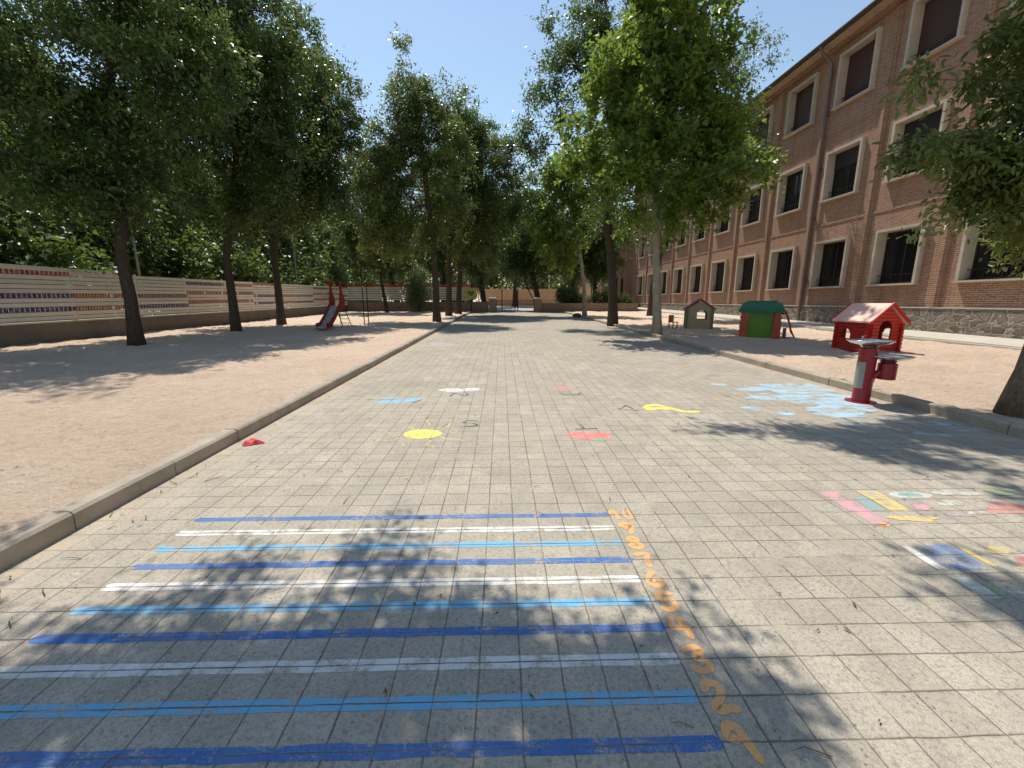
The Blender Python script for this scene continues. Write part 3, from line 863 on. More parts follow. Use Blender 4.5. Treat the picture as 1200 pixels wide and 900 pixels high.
def tree(name, label, base, trunk, r0, lobes, n, leaves, size, kind, leafmat, barkmat, seed, group='trees of the school yard',
         spread=0.42, cat='tree', dens_bias=0.45, droop=0.35, forks=None, stretch=1.5, minz=0.0, upb=0.55):
    """trunk: polyline from the base; lobes: (x,y,z,rx,ry,rz,weight) world coordinates"""
    rng = np.random.default_rng(seed)
    base = Vector(base)
    root = empty(name, base, 0, label, cat, group)
    W = np.array([l[6] * (l[3] * l[4] * l[5]) ** 0.8 for l in lobes]); W /= W.sum()
    pts = []
    cnt = rng.multinomial(n, W)
    for l, c in zip(lobes, cnt):
        d = rng.normal(0, 1, (c, 3)); d /= np.linalg.norm(d, axis=1, keepdims=True) + 1e-9
        rr = rng.uniform(0, 1, (c, 1)) ** dens_bias
        pts.append(np.array(l[:3]) + d * rr * np.array(l[3:6]))
    pts = np.concatenate(pts)
    if minz: pts = pts[pts[:, 2] > minz]
    # skeleton
    nodes = []; par = []
    TR = [Vector(p) for p in trunk]
    dense = []
    for a, b in zip(TR[:-1], TR[1:]):
        k = max(1, int((b - a).length / 0.5))
        for i in range(k): dense.append(a.lerp(b, i / k))
    dense.append(TR[-1])
    for i, p in enumerate(dense):
        nodes.append(np.array(p)); par.append(i - 1)
    ntr = len(dense)
    first_ok = max(1, int(ntr * 0.45))
    if forks:
        for fk in forks:                 # main limbs given by hand: start fraction, points
            prev = int(ntr * fk[0])
            lastp = nodes[prev]
            for q in fk[1]:
                q = np.array(q, float)
                k = max(1, int(np.linalg.norm(q - lastp) / 0.55))
                for i in range(1, k + 1):
                    nodes.append(lastp + (q - lastp) * i / k + rng.normal(0, 0.03, 3)); par.append(prev); prev = len(nodes) - 1
                lastp = q
    cen = np.array(nodes[ntr - 1])
    order = np.argsort(np.linalg.norm(pts - cen, axis=1))
    N = np.zeros((len(nodes) + n * 8, 3)); N[:len(nodes)] = nodes
    cntn = len(nodes)
    tips = []
    for pi in order:
        p = pts[pi]
        dv = N[first_ok:cntn] - p
        dist = np.linalg.norm(dv, axis=1)
        cost = dist + 0.9 * np.maximum(0, dv[:, 2])       # prefer growing upward
        j = first_ok + int(np.argmin(cost))
        L = np.linalg.norm(p - N[j])
        k = min(6, max(1, int(L / 0.55)))
        q0 = N[j].copy(); prev = j
        side = rng.normal(0, 0.10 * L, 3); side[2] += 0.08 * L
        for i in range(1, k + 1):
            t = i / k
            N[cntn] = q0 + (p - q0) * t + side * math.sin(math.pi * t) * 0.6
            par.append(prev); prev = cntn; cntn += 1
        tips.append(cntn - 1)
    N = N[:cntn]
    par = np.array(par)
    c = np.zeros(cntn)
    c[tips] += 1
    for i in range(cntn - 1, 0, -1):
        if par[i] >= 0: c[par[i]] += c[i] if c[i] > 0 else 0
    rad = 0.011 * np.maximum(c, 0.6) ** 0.52
    rad *= min(1.6, r0 * 0.72 / max(rad[ntr // 2], 1e-3))
    rad = np.maximum(rad, 0.008)
    # trunk radii
    m = MB()
    zz = np.linspace(0, 1, ntr)
    tr = r0 * (1.0 - 0.42 * zz) + r0 * 0.45 * np.exp(-zz * 16)
    vs_pts = [tuple(p) for p in dense]
    vs_pts[0] = (vs_pts[0][0], vs_pts[0][1], vs_pts[0][2] - 0.12)
    m.tube(vs_pts, list(tr), 14)
    nv = len(m.v)
    rj = random.Random(seed)
    m.v = [(x + rj.uniform(-1, 1) * r0 * 0.05, y + rj.uniform(-1, 1) * r0 * 0.05, z) for x, y, z in m.v]
    for i in range(ntr, cntn):
        p = par[i]
        ra = min(rad[p], rad[i] * 1.45) if p >= ntr else min(rad[i] * 1.25, r0 * 0.62)
        seg = 8 if rad[i] > 0.06 else (5 if rad[i] > 0.02 else 3)
        m.tube([N[p], N[i]], [ra, rad[i]], seg, cap=False)
    m.build('trunk', M[barkmat], root, smooth=True)
    # leaves
    tp = N[tips]
    pp = N[par[tips]]
    ntp = len(tp)
    K = 11
    cen = tp.mean(0)
    o1 = tp - cen; o1 /= np.linalg.norm(o1, axis=1, keepdims=True) + 1e-9
    tw = o1[:, None, :] * 0.45 + rng.normal(0, 0.75, (ntp, K, 3)) + np.array([0, 0, upb])
    tw /= np.linalg.norm(tw, axis=2, keepdims=True) + 1e-9
    tl = spread * 2.3 * rng.uniform(0.45, 1.25, (ntp, K)) * (1 + 0.45 * (stretch - 1) * np.abs(tw[:, :, 2]))
    # some tips are bare or thin, some full
    wt = rng.uniform(0.25, 1.0, ntp) ** 1.3; wt /= wt.sum()
    which = rng.choice(ntp, leaves, p=wt)
    kk = rng.integers(0, K, leaves)
    t = rng.uniform(0, 1, (leaves, 1)) ** 0.75
    td = tw[which, kk]
    ll = tl[which, kk][:, None]
    base0 = tp[which] * 0.85 + pp[which] * 0.15
    g = rng.normal(0, 1, (leaves, 3)) * (0.05 + 0.13 * spread)
    pos = base0 + td * ll * t + g
    pos[:, 2] -= (t[:, 0] ** 2) * ll[:, 0] * 0.28 * droop / 0.35
    out = td * 0.9 + g / (np.linalg.norm(g, axis=1, keepdims=True) + 1e-9) * 0.8
    out /= np.linalg.norm(out, axis=1, keepdims=True) + 1e-9
    pos -= np.array(base)
    me = leaves_mesh('crown', pos, out, size, kind, M[leafmat], rng, droop)
    o = bpy.data.objects.new('crown', me); col.objects.link(o); o.parent = root
    return root


def B(x, y): return (x, y, gz(y, 0.09))


# left row on the sand
tree('elm_tree', 'dark leafy elm with a forked leaning trunk on the sand, nearest of the left row', B(-12.75, 14.81),
     [B(-12.75, 14.81), (-12.85, 15.0, 1.8), (-13.0, 15.1, 3.3), (-12.75, 15.2, 5.0), (-12.7, 15.3, 7.5), (-12.5, 15.4, 9.5)], 0.19,
     [(-13.3, 15.2, 8.6, 3.0, 2.6, 3.0, 1), (-15.9, 14.6, 8.2, 2.8, 2.4, 2.6, .9), (-11.2, 15.4, 9.6, 2.6, 2.4, 2.8, 1), (-12.5, 15.2, 12.2, 3.2, 2.6, 2.4, .8),
      (-13.5, 14.8, 5.6, 2.4, 2.0, 1.1, 1.1), (-17.4, 13.8, 6.0, 2.0, 1.8, 1.8, .6), (-16.5, 13.5, 10.8, 2.4, 2.2, 1.8, .8), (-10.2, 15.0, 7.0, 1.4, 1.6, 1.2, .5)],
     330, 74000, 0.16, 'simple', 'elm', 'bark', 11,
     forks=[(0.40, [(-12.3, 15.2, 4.6), (-11.4, 15.3, 5.6), (-10.6, 15.3, 7.6)])])
tree('elm_tree', 'dark leafy elm with a steep V fork on the sand, middle of the left row', B(-12.61, 20.17),
     [B(-12.61, 20.17), (-12.75, 20.4, 2.2), (-12.9, 20.6, 3.8), (-12.4, 20.8, 6.2), (-12.0, 21, 9), (-11.8, 21, 11)], 0.18,
     [(-12.4, 20.8, 9.0, 2.8, 2.6, 2.6, 1), (-10.8, 20.8, 12.0, 2.7, 2.6, 3.0, 1), (-14.0, 20.8, 12.6, 2.8, 2.6, 2.8, .9), (-10.2, 20.9, 8.6, 2.0, 2.0, 2.0, .6),
      (-14.4, 20.6, 8.2, 1.8, 2.0, 1.6, .5), (-12.0, 20.6, 15.0, 2.6, 2.4, 1.8, .7), (-12.0, 20.4, 6.2, 2.3, 1.9, 1.0, .9)],
     290, 64000, 0.175, 'simple', 'elm', 'bark', 12,
     forks=[(0.33, [(-13.7, 20.6, 5.4), (-14.5, 20.7, 7.4), (-14.6, 20.8, 9.6)])])
tree('elm_tree', 'dark leafy elm of the left row, on the sand just left of the slide', B(-12.96, 25.0),
     [B(-12.96, 25.0), (-13.1, 25.3, 2.4), (-13.3, 25.6, 4.6), (-12.8, 25.8, 7.0), (-12.2, 26, 10), (-11.6, 26, 13)], 0.20,
     [(-11.6, 25.6, 9.5, 2.9, 2.6, 2.8, 1), (-10.3, 25.8, 12.5, 2.5, 2.4, 2.4, .9), (-10.9, 25.8, 15.0, 1.5, 1.6, 1.7, .5), (-13.8, 25.8, 13.5, 3.0, 2.6, 2.6, .9),
      (-9.2, 25.6, 10.6, 1.6, 1.8, 2.0, .5), (-14.5, 25.4, 9.0, 2.0, 2.0, 2.2, .6), (-8.8, 25.8, 13.0, 0.9, 1.0, 1.0, .3), (-9.8, 25.4, 7.4, 1.8, 1.7, 1.5, .9), (-12.6, 25.4, 6.6, 2.0, 1.7, 1.0, .7)],
     300, 66000, 0.185, 'simple', 'elm', 'bark', 13,
     forks=[(0.38, [(-14.2, 25.6, 6.4), (-14.8, 25.7, 8.6)]), (0.45, [(-11.9, 25.6, 8.2), (-11.0, 25.7, 10.4)])])
tree('slender_tree', 'slender leaning young tree standing alone on the sand behind the slide', B(-11.6, 43.0),
     [B(-11.6, 43.0), (-11.9, 43.1, 2.6), (-12.1, 43.1, 4.4), (-12.0, 43.2, 6.5)], 0.17,
     [(-12.0, 43.2, 8.0, 3.2, 2.6, 3.2, 1), (-13.8, 43.0, 12.5, 2.8, 2.4, 3.4, .9), (-11.0, 43.2, 13.0, 2.6, 2.4, 3.2, .8), (-14.5, 43.0, 7.5, 2.4, 2.2, 2.4, .7)], 240, 34000, 0.25, 'simple', 'elm2', 'bark', 14)
# left row along the kerb
tree('elm_tree', 'tall olive green elm beside the left kerb, first of the kerb row', B(-4.2, 27.29),
     [B(-4.2, 27.29), (-4.22, 27.4, 2.5), (-4.3, 27.6, 5), (-4.6, 27.9, 8), (-4.9, 28.1, 11), (-5.2, 28.2, 14)], 0.21,
     [(-5.6, 28.2, 13.2, 1.3, 1.4, 3.0, .8), (-4.2, 28.2, 12.4, 1.7, 1.6, 2.4, .8), (-6.6, 28.2, 10.4, 1.9, 1.7, 2.8, .9), (-4.4, 28.0, 8.8, 2.0, 1.8, 2.4, .8),
      (-6.8, 28.0, 7.2, 1.6, 1.6, 1.7, .6), (-2.6, 28.2, 10.6, 1.3, 1.5, 1.8, .5), (-5.4, 27.8, 6.0, 1.8, 1.6, 1.3, .5), (-7.6, 28.2, 9.2, 1.6, 1.6, 2.6, .7), (-7.4, 28.0, 5.6, 1.4, 1.4, 1.2, .4), (-3.2, 28.0, 6.6, 1.3, 1.4, 1.4, .3), (-5.75, 28.2, 15.9, 0.5, 0.6, 0.9, .15)],
     260, 50000, 0.18, 'simple', 'elm2', 'bark', 15)
tree('elm_tree', 'tall olive green elm beside the left kerb, second of the kerb row', B(-4.45, 35.49),
     [B(-4.45, 35.49), (-4.4, 35.6, 2.6), (-4.3, 35.8, 6), (-4.0, 36, 10), (-3.6, 36, 14)], 0.23,
     [(-3.2, 36.2, 15.0, 1.9, 1.9, 3.0, .8), (-1.2, 36.2, 13.0, 1.5, 1.7, 2.6, .7), (-3.4, 36, 10.4, 2.6, 2.2, 3.0, 1), (-0.9, 36, 9.2, 1.7, 1.7, 2.2, .6),
      (-3.2, 36, 6.4, 2.2, 2.0, 1.8, .5), (-5.2, 36, 12.6, 1.6, 1.6, 2.4, .5)],
     240, 42000, 0.21, 'simple', 'elm2', 'bark', 16)
tree('elm_tree', 'dark elm beside the left kerb, farthest of the kerb row', B(-4.0, 38.81),
     [B(-4.0, 38.81), (-3.9, 39.0, 2.6), (-3.6, 39.2, 6), (-3.0, 39.4, 10), (-2.4, 39.5, 13)], 0.25,
     [(-2.2, 39.5, 15.2, 2.0, 2.0, 2.6, .8), (0.6, 39.5, 13.2, 1.5, 1.8, 2.4, .7), (-2.0, 39.5, 9.6, 2.8, 2.4, 3.0, 1), (1.1, 39.5, 9.8, 1.3, 1.6, 2.4, .5), (-2.2, 39.4, 6.0, 2.4, 2.0, 1.4, .5)],
     220, 36000, 0.22, 'simple', 'elm', 'bark', 17)
# right row along the kerb
tree('elm_tree', 'tall dark elm beside the right kerb, its crown reaching over the pavers', B(6.55, 24.62),
     [B(6.55, 24.62), (6.5, 24.8, 2.4), (6.3, 25.2, 5.0), (5.9, 25.6, 8.0), (5.2, 25.8, 11), (4.8, 25.9, 14)], 0.25,
     [(4.9, 25.8, 15.6, 1.6, 1.6, 2.6, .9), (2.8, 25.8, 14.2, 1.2, 1.4, 2.3, .7), (1.8, 25.8, 11.8, 0.9, 1.2, 2.2, .5), (2.5, 25.8, 10.0, 1.1, 1.3, 1.0, .35), (7.0, 25.8, 14.6, 2.0, 1.8, 3.0, .9),
      (4.8, 25.8, 11.6, 1.5, 1.5, 2.0, .5), (7.2, 25.4, 9.6, 2.2, 2.0, 2.4, .8), (8.8, 25.6, 12.0, 1.8, 1.8, 2.6, .7), (7.4, 25.2, 6.4, 2.3, 1.9, 1.4, .8), (5.2, 25.4, 6.6, 1.4, 1.4, 1.0, .4), (6.4, 25.9, 18.4, 1.3, 1.2, 1.6, .3)],
     230, 34000, 0.18, 'simple', 'elm', 'bark', 18,
     forks=[(0.5, [(4.2, 25.6, 9.4), (3.0, 25.7, 11.6)])])
tree('plane_tree', 'bright green plane tree with a pale slim trunk beside the right kerb', B(6.75, 17.99),
     [B(6.75, 17.99), (6.68, 18.1, 1.8), (6.6, 18.4, 4.0), (6.5, 18.6, 6.5), (6.3, 18.8, 9.0), (6.2, 18.8, 11.5)], 0.165,
     [(6.2, 18.8, 11.6, 1.9, 1.8, 1.9, .9), (8.2, 18.8, 10.8, 1.6, 1.6, 1.5, .7), (4.3, 18.6, 10.0, 1.5, 1.6, 1.3, .6), (6.4, 18.6, 8.8, 2.2, 2.0, 1.8, 1), (3.3, 18.5, 8.0, 1.2, 1.3, 0.9, .5),
      (9.0, 18.6, 8.2, 1.7, 1.6, 1.5, .8), (4.9, 18.2, 6.6, 1.7, 1.6, 1.1, .6), (8.4, 18.3, 6.2, 1.8, 1.6, 1.1, .6), (10.9, 18.4, 7.2, 0.8, 0.9, 0.5, .25), (6.8, 18.2, 5.3, 1.6, 1.5, 0.8, .35), (7.6, 18.8, 12.9, 1.6, 1.5, 1.2, .5)],
     230, 30000, 0.215, 'maple', 'planeleaf', 'plane', 19, spread=0.40, stretch=1.2, droop=0.2)
tree('elm_tree', 'feathery grey green elm behind the plane tree, reaching to the brick building', B(12.3, 34.5),
     [B(12.3, 34.5), (12.3, 34.4, 3), (12.6, 33.8, 6), (13.0, 33, 9), (13.4, 32, 12)], 0.26,
     [(13.4, 30.5, 16.6, 1.9, 1.9, 2.0, .7), (15.0, 29.0, 16.2, 1.7, 1.8, 1.8, .6), (14.9, 29.0, 13.0, 2.0, 1.9, 2.3, .7), (12.4, 31.0, 12.4, 2.2, 2.2, 2.8, 1), (16.3, 28.3, 16.8, 1.0, 1.2, 0.8, .2),
      (13.2, 30.6, 9.0, 2.0, 2.0, 1.7, .5), (15.8, 27.9, 11.2, 1.3, 1.3, 1.3, .3), (10.6, 32.0, 14.6, 1.8, 1.8, 2.0, .6)],
     200, 26000, 0.17, 'simple', 'elm2', 'bark', 20)
tree('plane_tree', 'young light green plane tree beside the right kerb, nearest the gate', B(6.96, 35.29),
     [B(6.96, 35.29), (6.9, 35.4, 2.5), (6.6, 35.6, 5), (6.0, 36, 8), (5.4, 36.5, 10.5)], 0.17,
     [(4.8, 36.6, 11.4, 1.8, 1.8, 1.9, .8), (6.4, 36.4, 9.6, 1.8, 1.8, 2.0, .8), (3.6, 36.6, 8.8, 1.7, 1.7, 2.0, .7), (5.2, 36.2, 6.4, 2.6, 2.0, 1.9, 1.1), (6.8, 36.0, 12.4, 1.5, 1.6, 1.6, .5)],
     200, 18000, 0.22, 'maple', 'planeleaf', 'plane', 21, spread=0.42, stretch=1.1)
# near right tree: only its left fringe enters the picture; the rest hangs overhead and throws the shadows
tree('elm_tree', 'near elm at the right edge with rough brown trunk and hanging leafy branches', B(7.32, 5.42),
     [B(7.32, 5.42), (7.42, 5.44, 0.8), (7.55, 5.5, 1.8), (7.8, 5.6, 3.2), (7.9, 5.7, 5.0), (7.7, 6.0, 7.0)], 0.25,
     [(8.3, 6.3, 5.0, 0.9, 0.8, 0.6, .6), (7.5, 6.5, 5.15, 0.6, 0.5, 0.22, .8), (7.3, 6.4, 4.55, 0.5, 0.4, 0.2, .7), (8.0, 6.4, 3.95, 0.95, 0.8, 0.60, 1.0), (7.45, 6.4, 3.40, 0.60, 0.6, 0.42, 1.1), (8.3, 6.4, 2.85, 0.7, 0.7, 0.45, 1.0), (6.55, 6.5, 4.00, 0.65, 0.35, 0.12, 1.0),
      (6.45, 6.6, 4.95, 0.75, 0.30, 0.10, 1.0), (6.75, 6.5, 2.92, 0.55, 0.30, 0.10, 1.0), (6.9, 6.5, 5.45, 0.6, 0.3, 0.12, .8), (9.4, 6.2, 6.0, 1.8, 1.8, 2.0, .4), (7.6, 6.5, 8.2, 1.8, 1.6, 1.0, .3),
      (3.7, 9.1, 8.7, 1.9, 0.6, 0.3, 1.5), (5.4, 8.4, 8.6, 1.3, 1.1, 0.5, 1.5), (4.6, 7.9, 8.5, 1.5, 0.35, 0.2, .9), (1.7, 9.2, 8.8, 0.8, 0.3, 0.2, .5), (2.8, 8.5, 8.6, 1.0, 0.45, 0.25, 1.0), (2.7, 7.3, 8.5, 0.8, 0.3, 0.2, .7), (4.2, 7.3, 8.5, 1.0, 0.5, 0.3, 1.0), (1.3, 6.0, 8.4, .5, .22, .2, .6), (0.6, 6.7, 8.4, .4, .15, .1, .15), (3.4, 6.1, 8.4, .9, .6, .3, .8), (5.6, 6.4, 8.6, 1.3, 1.0, 0.4, 1.0)],
     600, 84000, 0.115, 'fold', 'elm2', 'bark2', 22, spread=0.19, droop=0.5, stretch=0.75,
     forks=[(0.75, [(6.4, 7.0, 7.0), (5.2, 8.0, 8.2), (3.4, 9.0, 8.7), (1.6, 9.2, 8.8)]), (0.95, [(5.6, 6.6, 8.0), (3.4, 6.4, 8.3), (1.2, 6.1, 8.4)]), (0.6, [(7.3, 6.3, 4.2), (6.6, 6.5, 4.1)]), (0.5, [(8.1, 6.2, 3.2)])])
# near left tree: outside the picture, its crown overhead throws the foreground shadow
tree('elm_tree', 'elm on the sand beside the nearest stripes, its crown overhead shading them', B(-6.6, 2.2),
     [B(-6.6, 2.2), (-6.5, 2.5, 2), (-6.0, 3.0, 4.2), (-5.2, 3.5, 5.6)], 0.24,
     [(-3.3, 4.45, 6.1, 1.2, 0.5, 0.35, .9), (-1.9, 4.4, 6.0, 1.1, 0.55, 0.35, 1.5), (-0.7, 4.25, 6.0, 0.7, 0.45, 0.3, 1.3), (-1.9, 5.6, 6.2, 0.5, 0.25, 0.2, .5), (-4.6, 4.6, 6.1, 0.7, 0.5, 0.3, .25),
      (-2.4, 3.8, 6.0, 1.5, 0.35, 0.3, 1.2), (-0.9, 3.85, 6.0, 0.8, 0.35, 0.25, 1.3), (-6.6, 3.2, 7.5, 1.6, 1.6, 1.2, .10), (-1.1, 6.15, 6.3, 0.25, 0.2, 0.15, .2), (-4.3, 5.5, 6.2, 0.6, 0.2, .15, .25), (-2.6, 5.05, 6.1, 0.8, .2, .2, .5), (-0.15, 4.75, 6.0, .3, .3, .15, .25)],
     210, 31000, 0.085, 'simple', 'elm', 'bark', 23, spread=0.18, stretch=0.8,
     forks=[(0.85, [(-4.2, 4.0, 5.8), (-2.6, 4.4, 6.0), (-0.8, 4.3, 6.0), (0.1, 4.6, 6.0)])])

# tree belt beyond the left fence (reads as one mass)
def foliage_mass(name, lobes, n, size, mat, seed, kind='simple', cl=500, spread=0.5, stems=None):
    rng = np.random.default_rng(seed)
    W = np.array([l[6] * (l[3] * l[4] * l[5]) ** 0.7 for l in lobes]); W /= W.sum()
    cnt = rng.multinomial(cl, W)
    C = []
    for l, c in zip(lobes, cnt):
        d = rng.normal(0, 1, (c, 3)); d /= np.linalg.norm(d, axis=1, keepdims=True) + 1e-9
        C.append(np.array(l[:3]) + d * rng.uniform(0, 1, (c, 1)) ** 0.4 * np.array(l[3:6]))
    C = np.concatenate(C)
    w = rng.integers(0, len(C), n)
    o_ = rng.normal(0, 1, (n, 3)) * spread
    pos = C[w] + o_
    o_ /= np.linalg.norm(o_, axis=1, keepdims=True)
    keep = pos[:, 2] > 0.3
    me = leaves_mesh(name, pos[keep], o_[keep], size, kind, M[mat], rng)
    return me


rb = random.Random(31)
lob = []
for i in range(26):
    y = 4 + i * 2.7 + rb.uniform(-.8, .8)
    lob.append((-20.5 - rb.uniform(0, 2.5), y, 3.5 + rb.uniform(-.4, .6), 1.9, 2.2, 3.4, 1))
    lob.append((-22.5 - rb.uniform(0, 3), y, 8.0 + rb.uniform(-1, 2.0), 2.4, 2.4, 3.0, 1))
    lob.append((-24.5 - rb.uniform(0, 3), y, 12.0 + rb.uniform(-1, 2.5), 2.6, 2.6, 2.6, .8))
me = foliage_mass('tree_belt', lob, 260000, 0.30, 'belt', 41, 'maple', 1900, 0.55)
o = bpy.data.objects.new('tree_belt', me); col.objects.link(o)
tag(o, 'dense green mass of trees beyond the slatted fence', 'trees', kind='stuff')
lob = []
for i in range(20):
    x = -24 + i * 2.8 + rb.uniform(-1, 1)
    lob.append((x, 84 + rb.uniform(-3, 6), 4.8 + rb.uniform(-.5, 1), 3.2, 3, 3.5, 1))
    lob.append((x, 90 + rb.uniform(-3, 6), 11 + rb.uniform(-2, 2), 3.5, 3, 4.0, 1)); lob.append((x, 94 + rb.uniform(-3, 6), 17 + rb.uniform(-2, 2), 3.5, 3, 4.0, .9))
me = foliage_mass('tree_belt', lob, 130000, 0.50, 'belt', 42, 'simple', 1200, 0.8)
o = bpy.data.objects.new('tree_belt', me); col.objects.link(o)
tag(o, 'dark far mass of trees behind the tan wall beyond the gate', 'trees', kind='stuff')

# individual trees beyond the gate
GB = 'trees beyond the iron gate'
labs = ['dark tree with a leaning twin trunk beyond the gate, right behind the right gate pillar', 'tree beyond the gate behind its left pillar', 'tall tree beyond the left end wall',
        'tree beyond the end wall right of the gate', 'tree in front of the far tan wall at its left end', 'tree beyond the end wall near the brick wing',
        'farthest left tree beyond the end wall', 'tall thin tree behind the middle of the gate']
spots = [(4.4, 50.5, 0, 1.0), (-2.2, 54.0, 1.2, 1.0), (-7.0, 51.5, 2.3, 1.05), (8.5, 53.5, 3.1, 0.95), (-4.8, 64, 4.2, 1.1), (11.6, 52.5, 5.0, 0.9), (-13.0, 53.5, .6, 1.0), (2.2, 70, 2.0, 1.15)]
proto = tree('shade_tree', labs[0], B(4.4, 50.5),
             [B(4.4, 50.5), (4.2, 50.6, 2.6), (3.6, 50.8, 5), (3.2, 51, 8)], 0.34,
             [(3.6, 51, 9.4, 3.2, 2.8, 3.2, 1), (3.9, 51, 5.6, 2.8, 2.4, 1.3, .8), (5.6, 51, 7.6, 2.4, 2.4, 2.4, .7), (1.6, 51, 7.2, 2.0, 2.0, 1.9, .6), (3.8, 51, 13.0, 2.4, 2.4, 2.6, .7)],
             260, 34000, 0.28, 'simple', 'elm', 'bark', 51, GB, forks=[(0.1, [(4.0, 50.6, 1.6), (3.0, 50.6, 3.4), (2.4, 50.7, 6.0)])])
for i, (x, y, rz, sc) in enumerate(spots):
    if i == 0: continue
    o = copy_tree(proto)
    o.location = B(x, y); o.rotation_euler = (0, 0, rz); o.scale = (sc, sc, sc * 1.05)
    o['label'] = labs[i]

# shrubs
def shrub(label, x, y, z0, lobes, n, size, mat, seed, kind='simple'):
    root = empty('shrub', (x, y, z0), 0, label, 'shrub')
    rng = np.random.default_rng(seed)
    m = MB()
    for k in range(7):
        a = rng.uniform(0, 6.28); rr = lobes[0][3] * 0.6
        m.tube([(x, y, z0), (x + rr * .5 * math.cos(a), y + rr * .5 * math.sin(a), z0 + lobes[0][5] * .8), (x + rr * math.cos(a), y + rr * math.sin(a), z0 + lobes[0][5] * 1.6)], [0.05, 0.035, 0.015], 5)
    m.build('stem', M['bark'], root)
    me = foliage_mass('crown', lobes, n, size, mat, seed, kind, 90, 0.22)
    V = np.zeros(len(me.vertices) * 3, np.float32); me.vertices.foreach_get('co', V)
    V = V.reshape(-1, 3) - np.array([x, y, z0], np.float32)
    me.vertices.foreach_set('co', V.reshape(-1))
    o = bpy.data.objects.new('crown', me); col.objects.link(o); o.parent = root
    return root


shrub('pale olive rounded shrub on the sand left of the kerb row trunks', -8.4, 43.2, gz(43.2, .08), [(-8.4, 43.2, 2.6, 1.2, 1.0, 1.7, 1), (-8.2, 43.2, 4.2, .8, .8, .9, .6), (-8.9, 43.2, 1.8, .9, .9, 1.1, .5)], 9000, 0.16, 'bush', 61)
shrub('bright green shrub behind the low wall right of the gate', 7.2, 46.6, gz(46.6), [(7.2, 46.6, 2.2, 1.2, .8, 1.0, 1), (8.6, 46.6, 2.0, 1.0, .8, .8, .7)], 6000, 0.16, 'belt', 62, 'maple')
shrub('dark shrub behind the low wall beside the brick wing', 11.4, 46.6, gz(46.6), [(11.4, 46.6, 2.0, 1.8, .8, .9, 1), (13.4, 46.6, 1.8, 1.2, .8, .7, .7)], 6000, 0.16, 'elm', 63)
shrub('low green shrub behind the left end wall next to the yellow sign', -4.6, 46.6, gz(46.6), [(-4.6, 46.6, 1.9, 1.2, .8, .9, 1)], 4000, 0.16, 'elm', 64)

# ------------------------------------------------------------------ left boundary: low wall with slatted fence
XF = -16.4
YA, YB = -7.0, 45.4
wl = MB(); wl.gbox(XF - 0.14, XF + 0.12, YA, YB, -0.1, 0.78)
tag(wl.build('low_wall', M['wallc'], origin=(XF, 19, gz(19))), 'low rendered wall under the slatted fence on the left of the sand', 'wall')
wl = MB(); wl.gbox(XF - 0.17, XF + 0.15, YA, YB, 0.782, 0.83)
o = wl.build('coping', M['cap']); o.parent = bpy.data.objects['low_wall']; o.location = -bpy.data.objects['low_wall'].location
fence = empty('slatted_fence', (XF, 19, gz(19, 0.83)), 0, 'cream slatted fence painted with rows of coloured letters, on the left low wall', 'fence')
PITCH = 2.95
H0, H1 = 0.86, 2.62
patterns = [
    ['let_red', 'slat', 'slatg', 'slat', 'slatp', 'let_pur', 'slat', 'slat', 'let_pur', 'slat', 'slat'],
    ['slatp', 'slat', 'slatg', 'slatp', 'slat', 'let_org', 'slat', 'slatg', 'let_org', 'slat', 'slat'],
    ['slat', 'slatg', 'slat', 'slat', 'slat', 'let_brn', 'slatp', 'slat', 'let_pur', 'slat', 'slat'],
    ['slat', 'let_pur', 'slat', 'slat', 'let_org', 'slat', 'slatp', 'let_red', 'slat', 'slat', 'slatg'],
    ['slat', 'let_org', 'slat', 'slatp', 'let_brn', 'slat', 'slat', 'let_red', 'slat', 'slat', 'slat'],
]
ys = [16.6 + PITCH * k for k in range(-8, 11)]
rf = random.Random(77)
for i, y in enumerate(ys):
    if y > YB - 0.3 or y < YA: continue
    m = MB(); m.box(XF - 0.035, XF + 0.035, y - 0.035, y + 0.035, gz(y, 0.83), gz(y, 2.66))
    m.build('post', M['slatp'], fence)
    y2 = min(y + PITCH, YB)
    k = (i - 7) % 5
    pat = patterns[k]
    m = MB()
    n = len(pat)
    mats = sorted(set(pat))
    sh = (H1 - H0) / n
    for j, pm in enumerate(pat):
        m.cur = mats.index(pm)
        t = 1 - j / n
        top = H1 - j * sh - 0.008 - rf.uniform(0, 0.006); bot = H1 - (j + 1) * sh + 0.012
        xo = rf.uniform(-0.006, 0.006)
        m.gbox(XF + 0.040 + xo, XF + 0.062 + xo, y + 0.01, y2 - 0.012, bot, top)
    m.build('slat_panel', [M[q] for q in mats], fence)

# white ledge of a roof seen over the fence
m = MB(); m.box(-24, -18.6, 10.0, 21.0, 2.95, 3.13)
r = empty('shed', (-21, 15.5, gz(15.5)), 0, 'shed with a flat white roof edge just showing over the left fence', 'shed')
m.build('roof', M['white'], r)
m = MB(); m.box(-23.8, -18.9, 10.2, 20.8, 0.1, 2.945); m.build('wall', M['wallc'], r)

for px, (x, y, h) in enumerate([(-18.2, 38.5, 7.0), (-18.2, 22.0, 6.0)]):
    m = MB(); m.tube([(x, y, 0), (x, y, h)], [0.07, 0.05], 10)
    tag(m.build('metal_pole', M['grey'], origin=(x, y, gz(y))), ['slim grey metal pole behind the fence near the slide', 'slim grey metal pole behind the fence between the left row trunks'][px], 'pole')

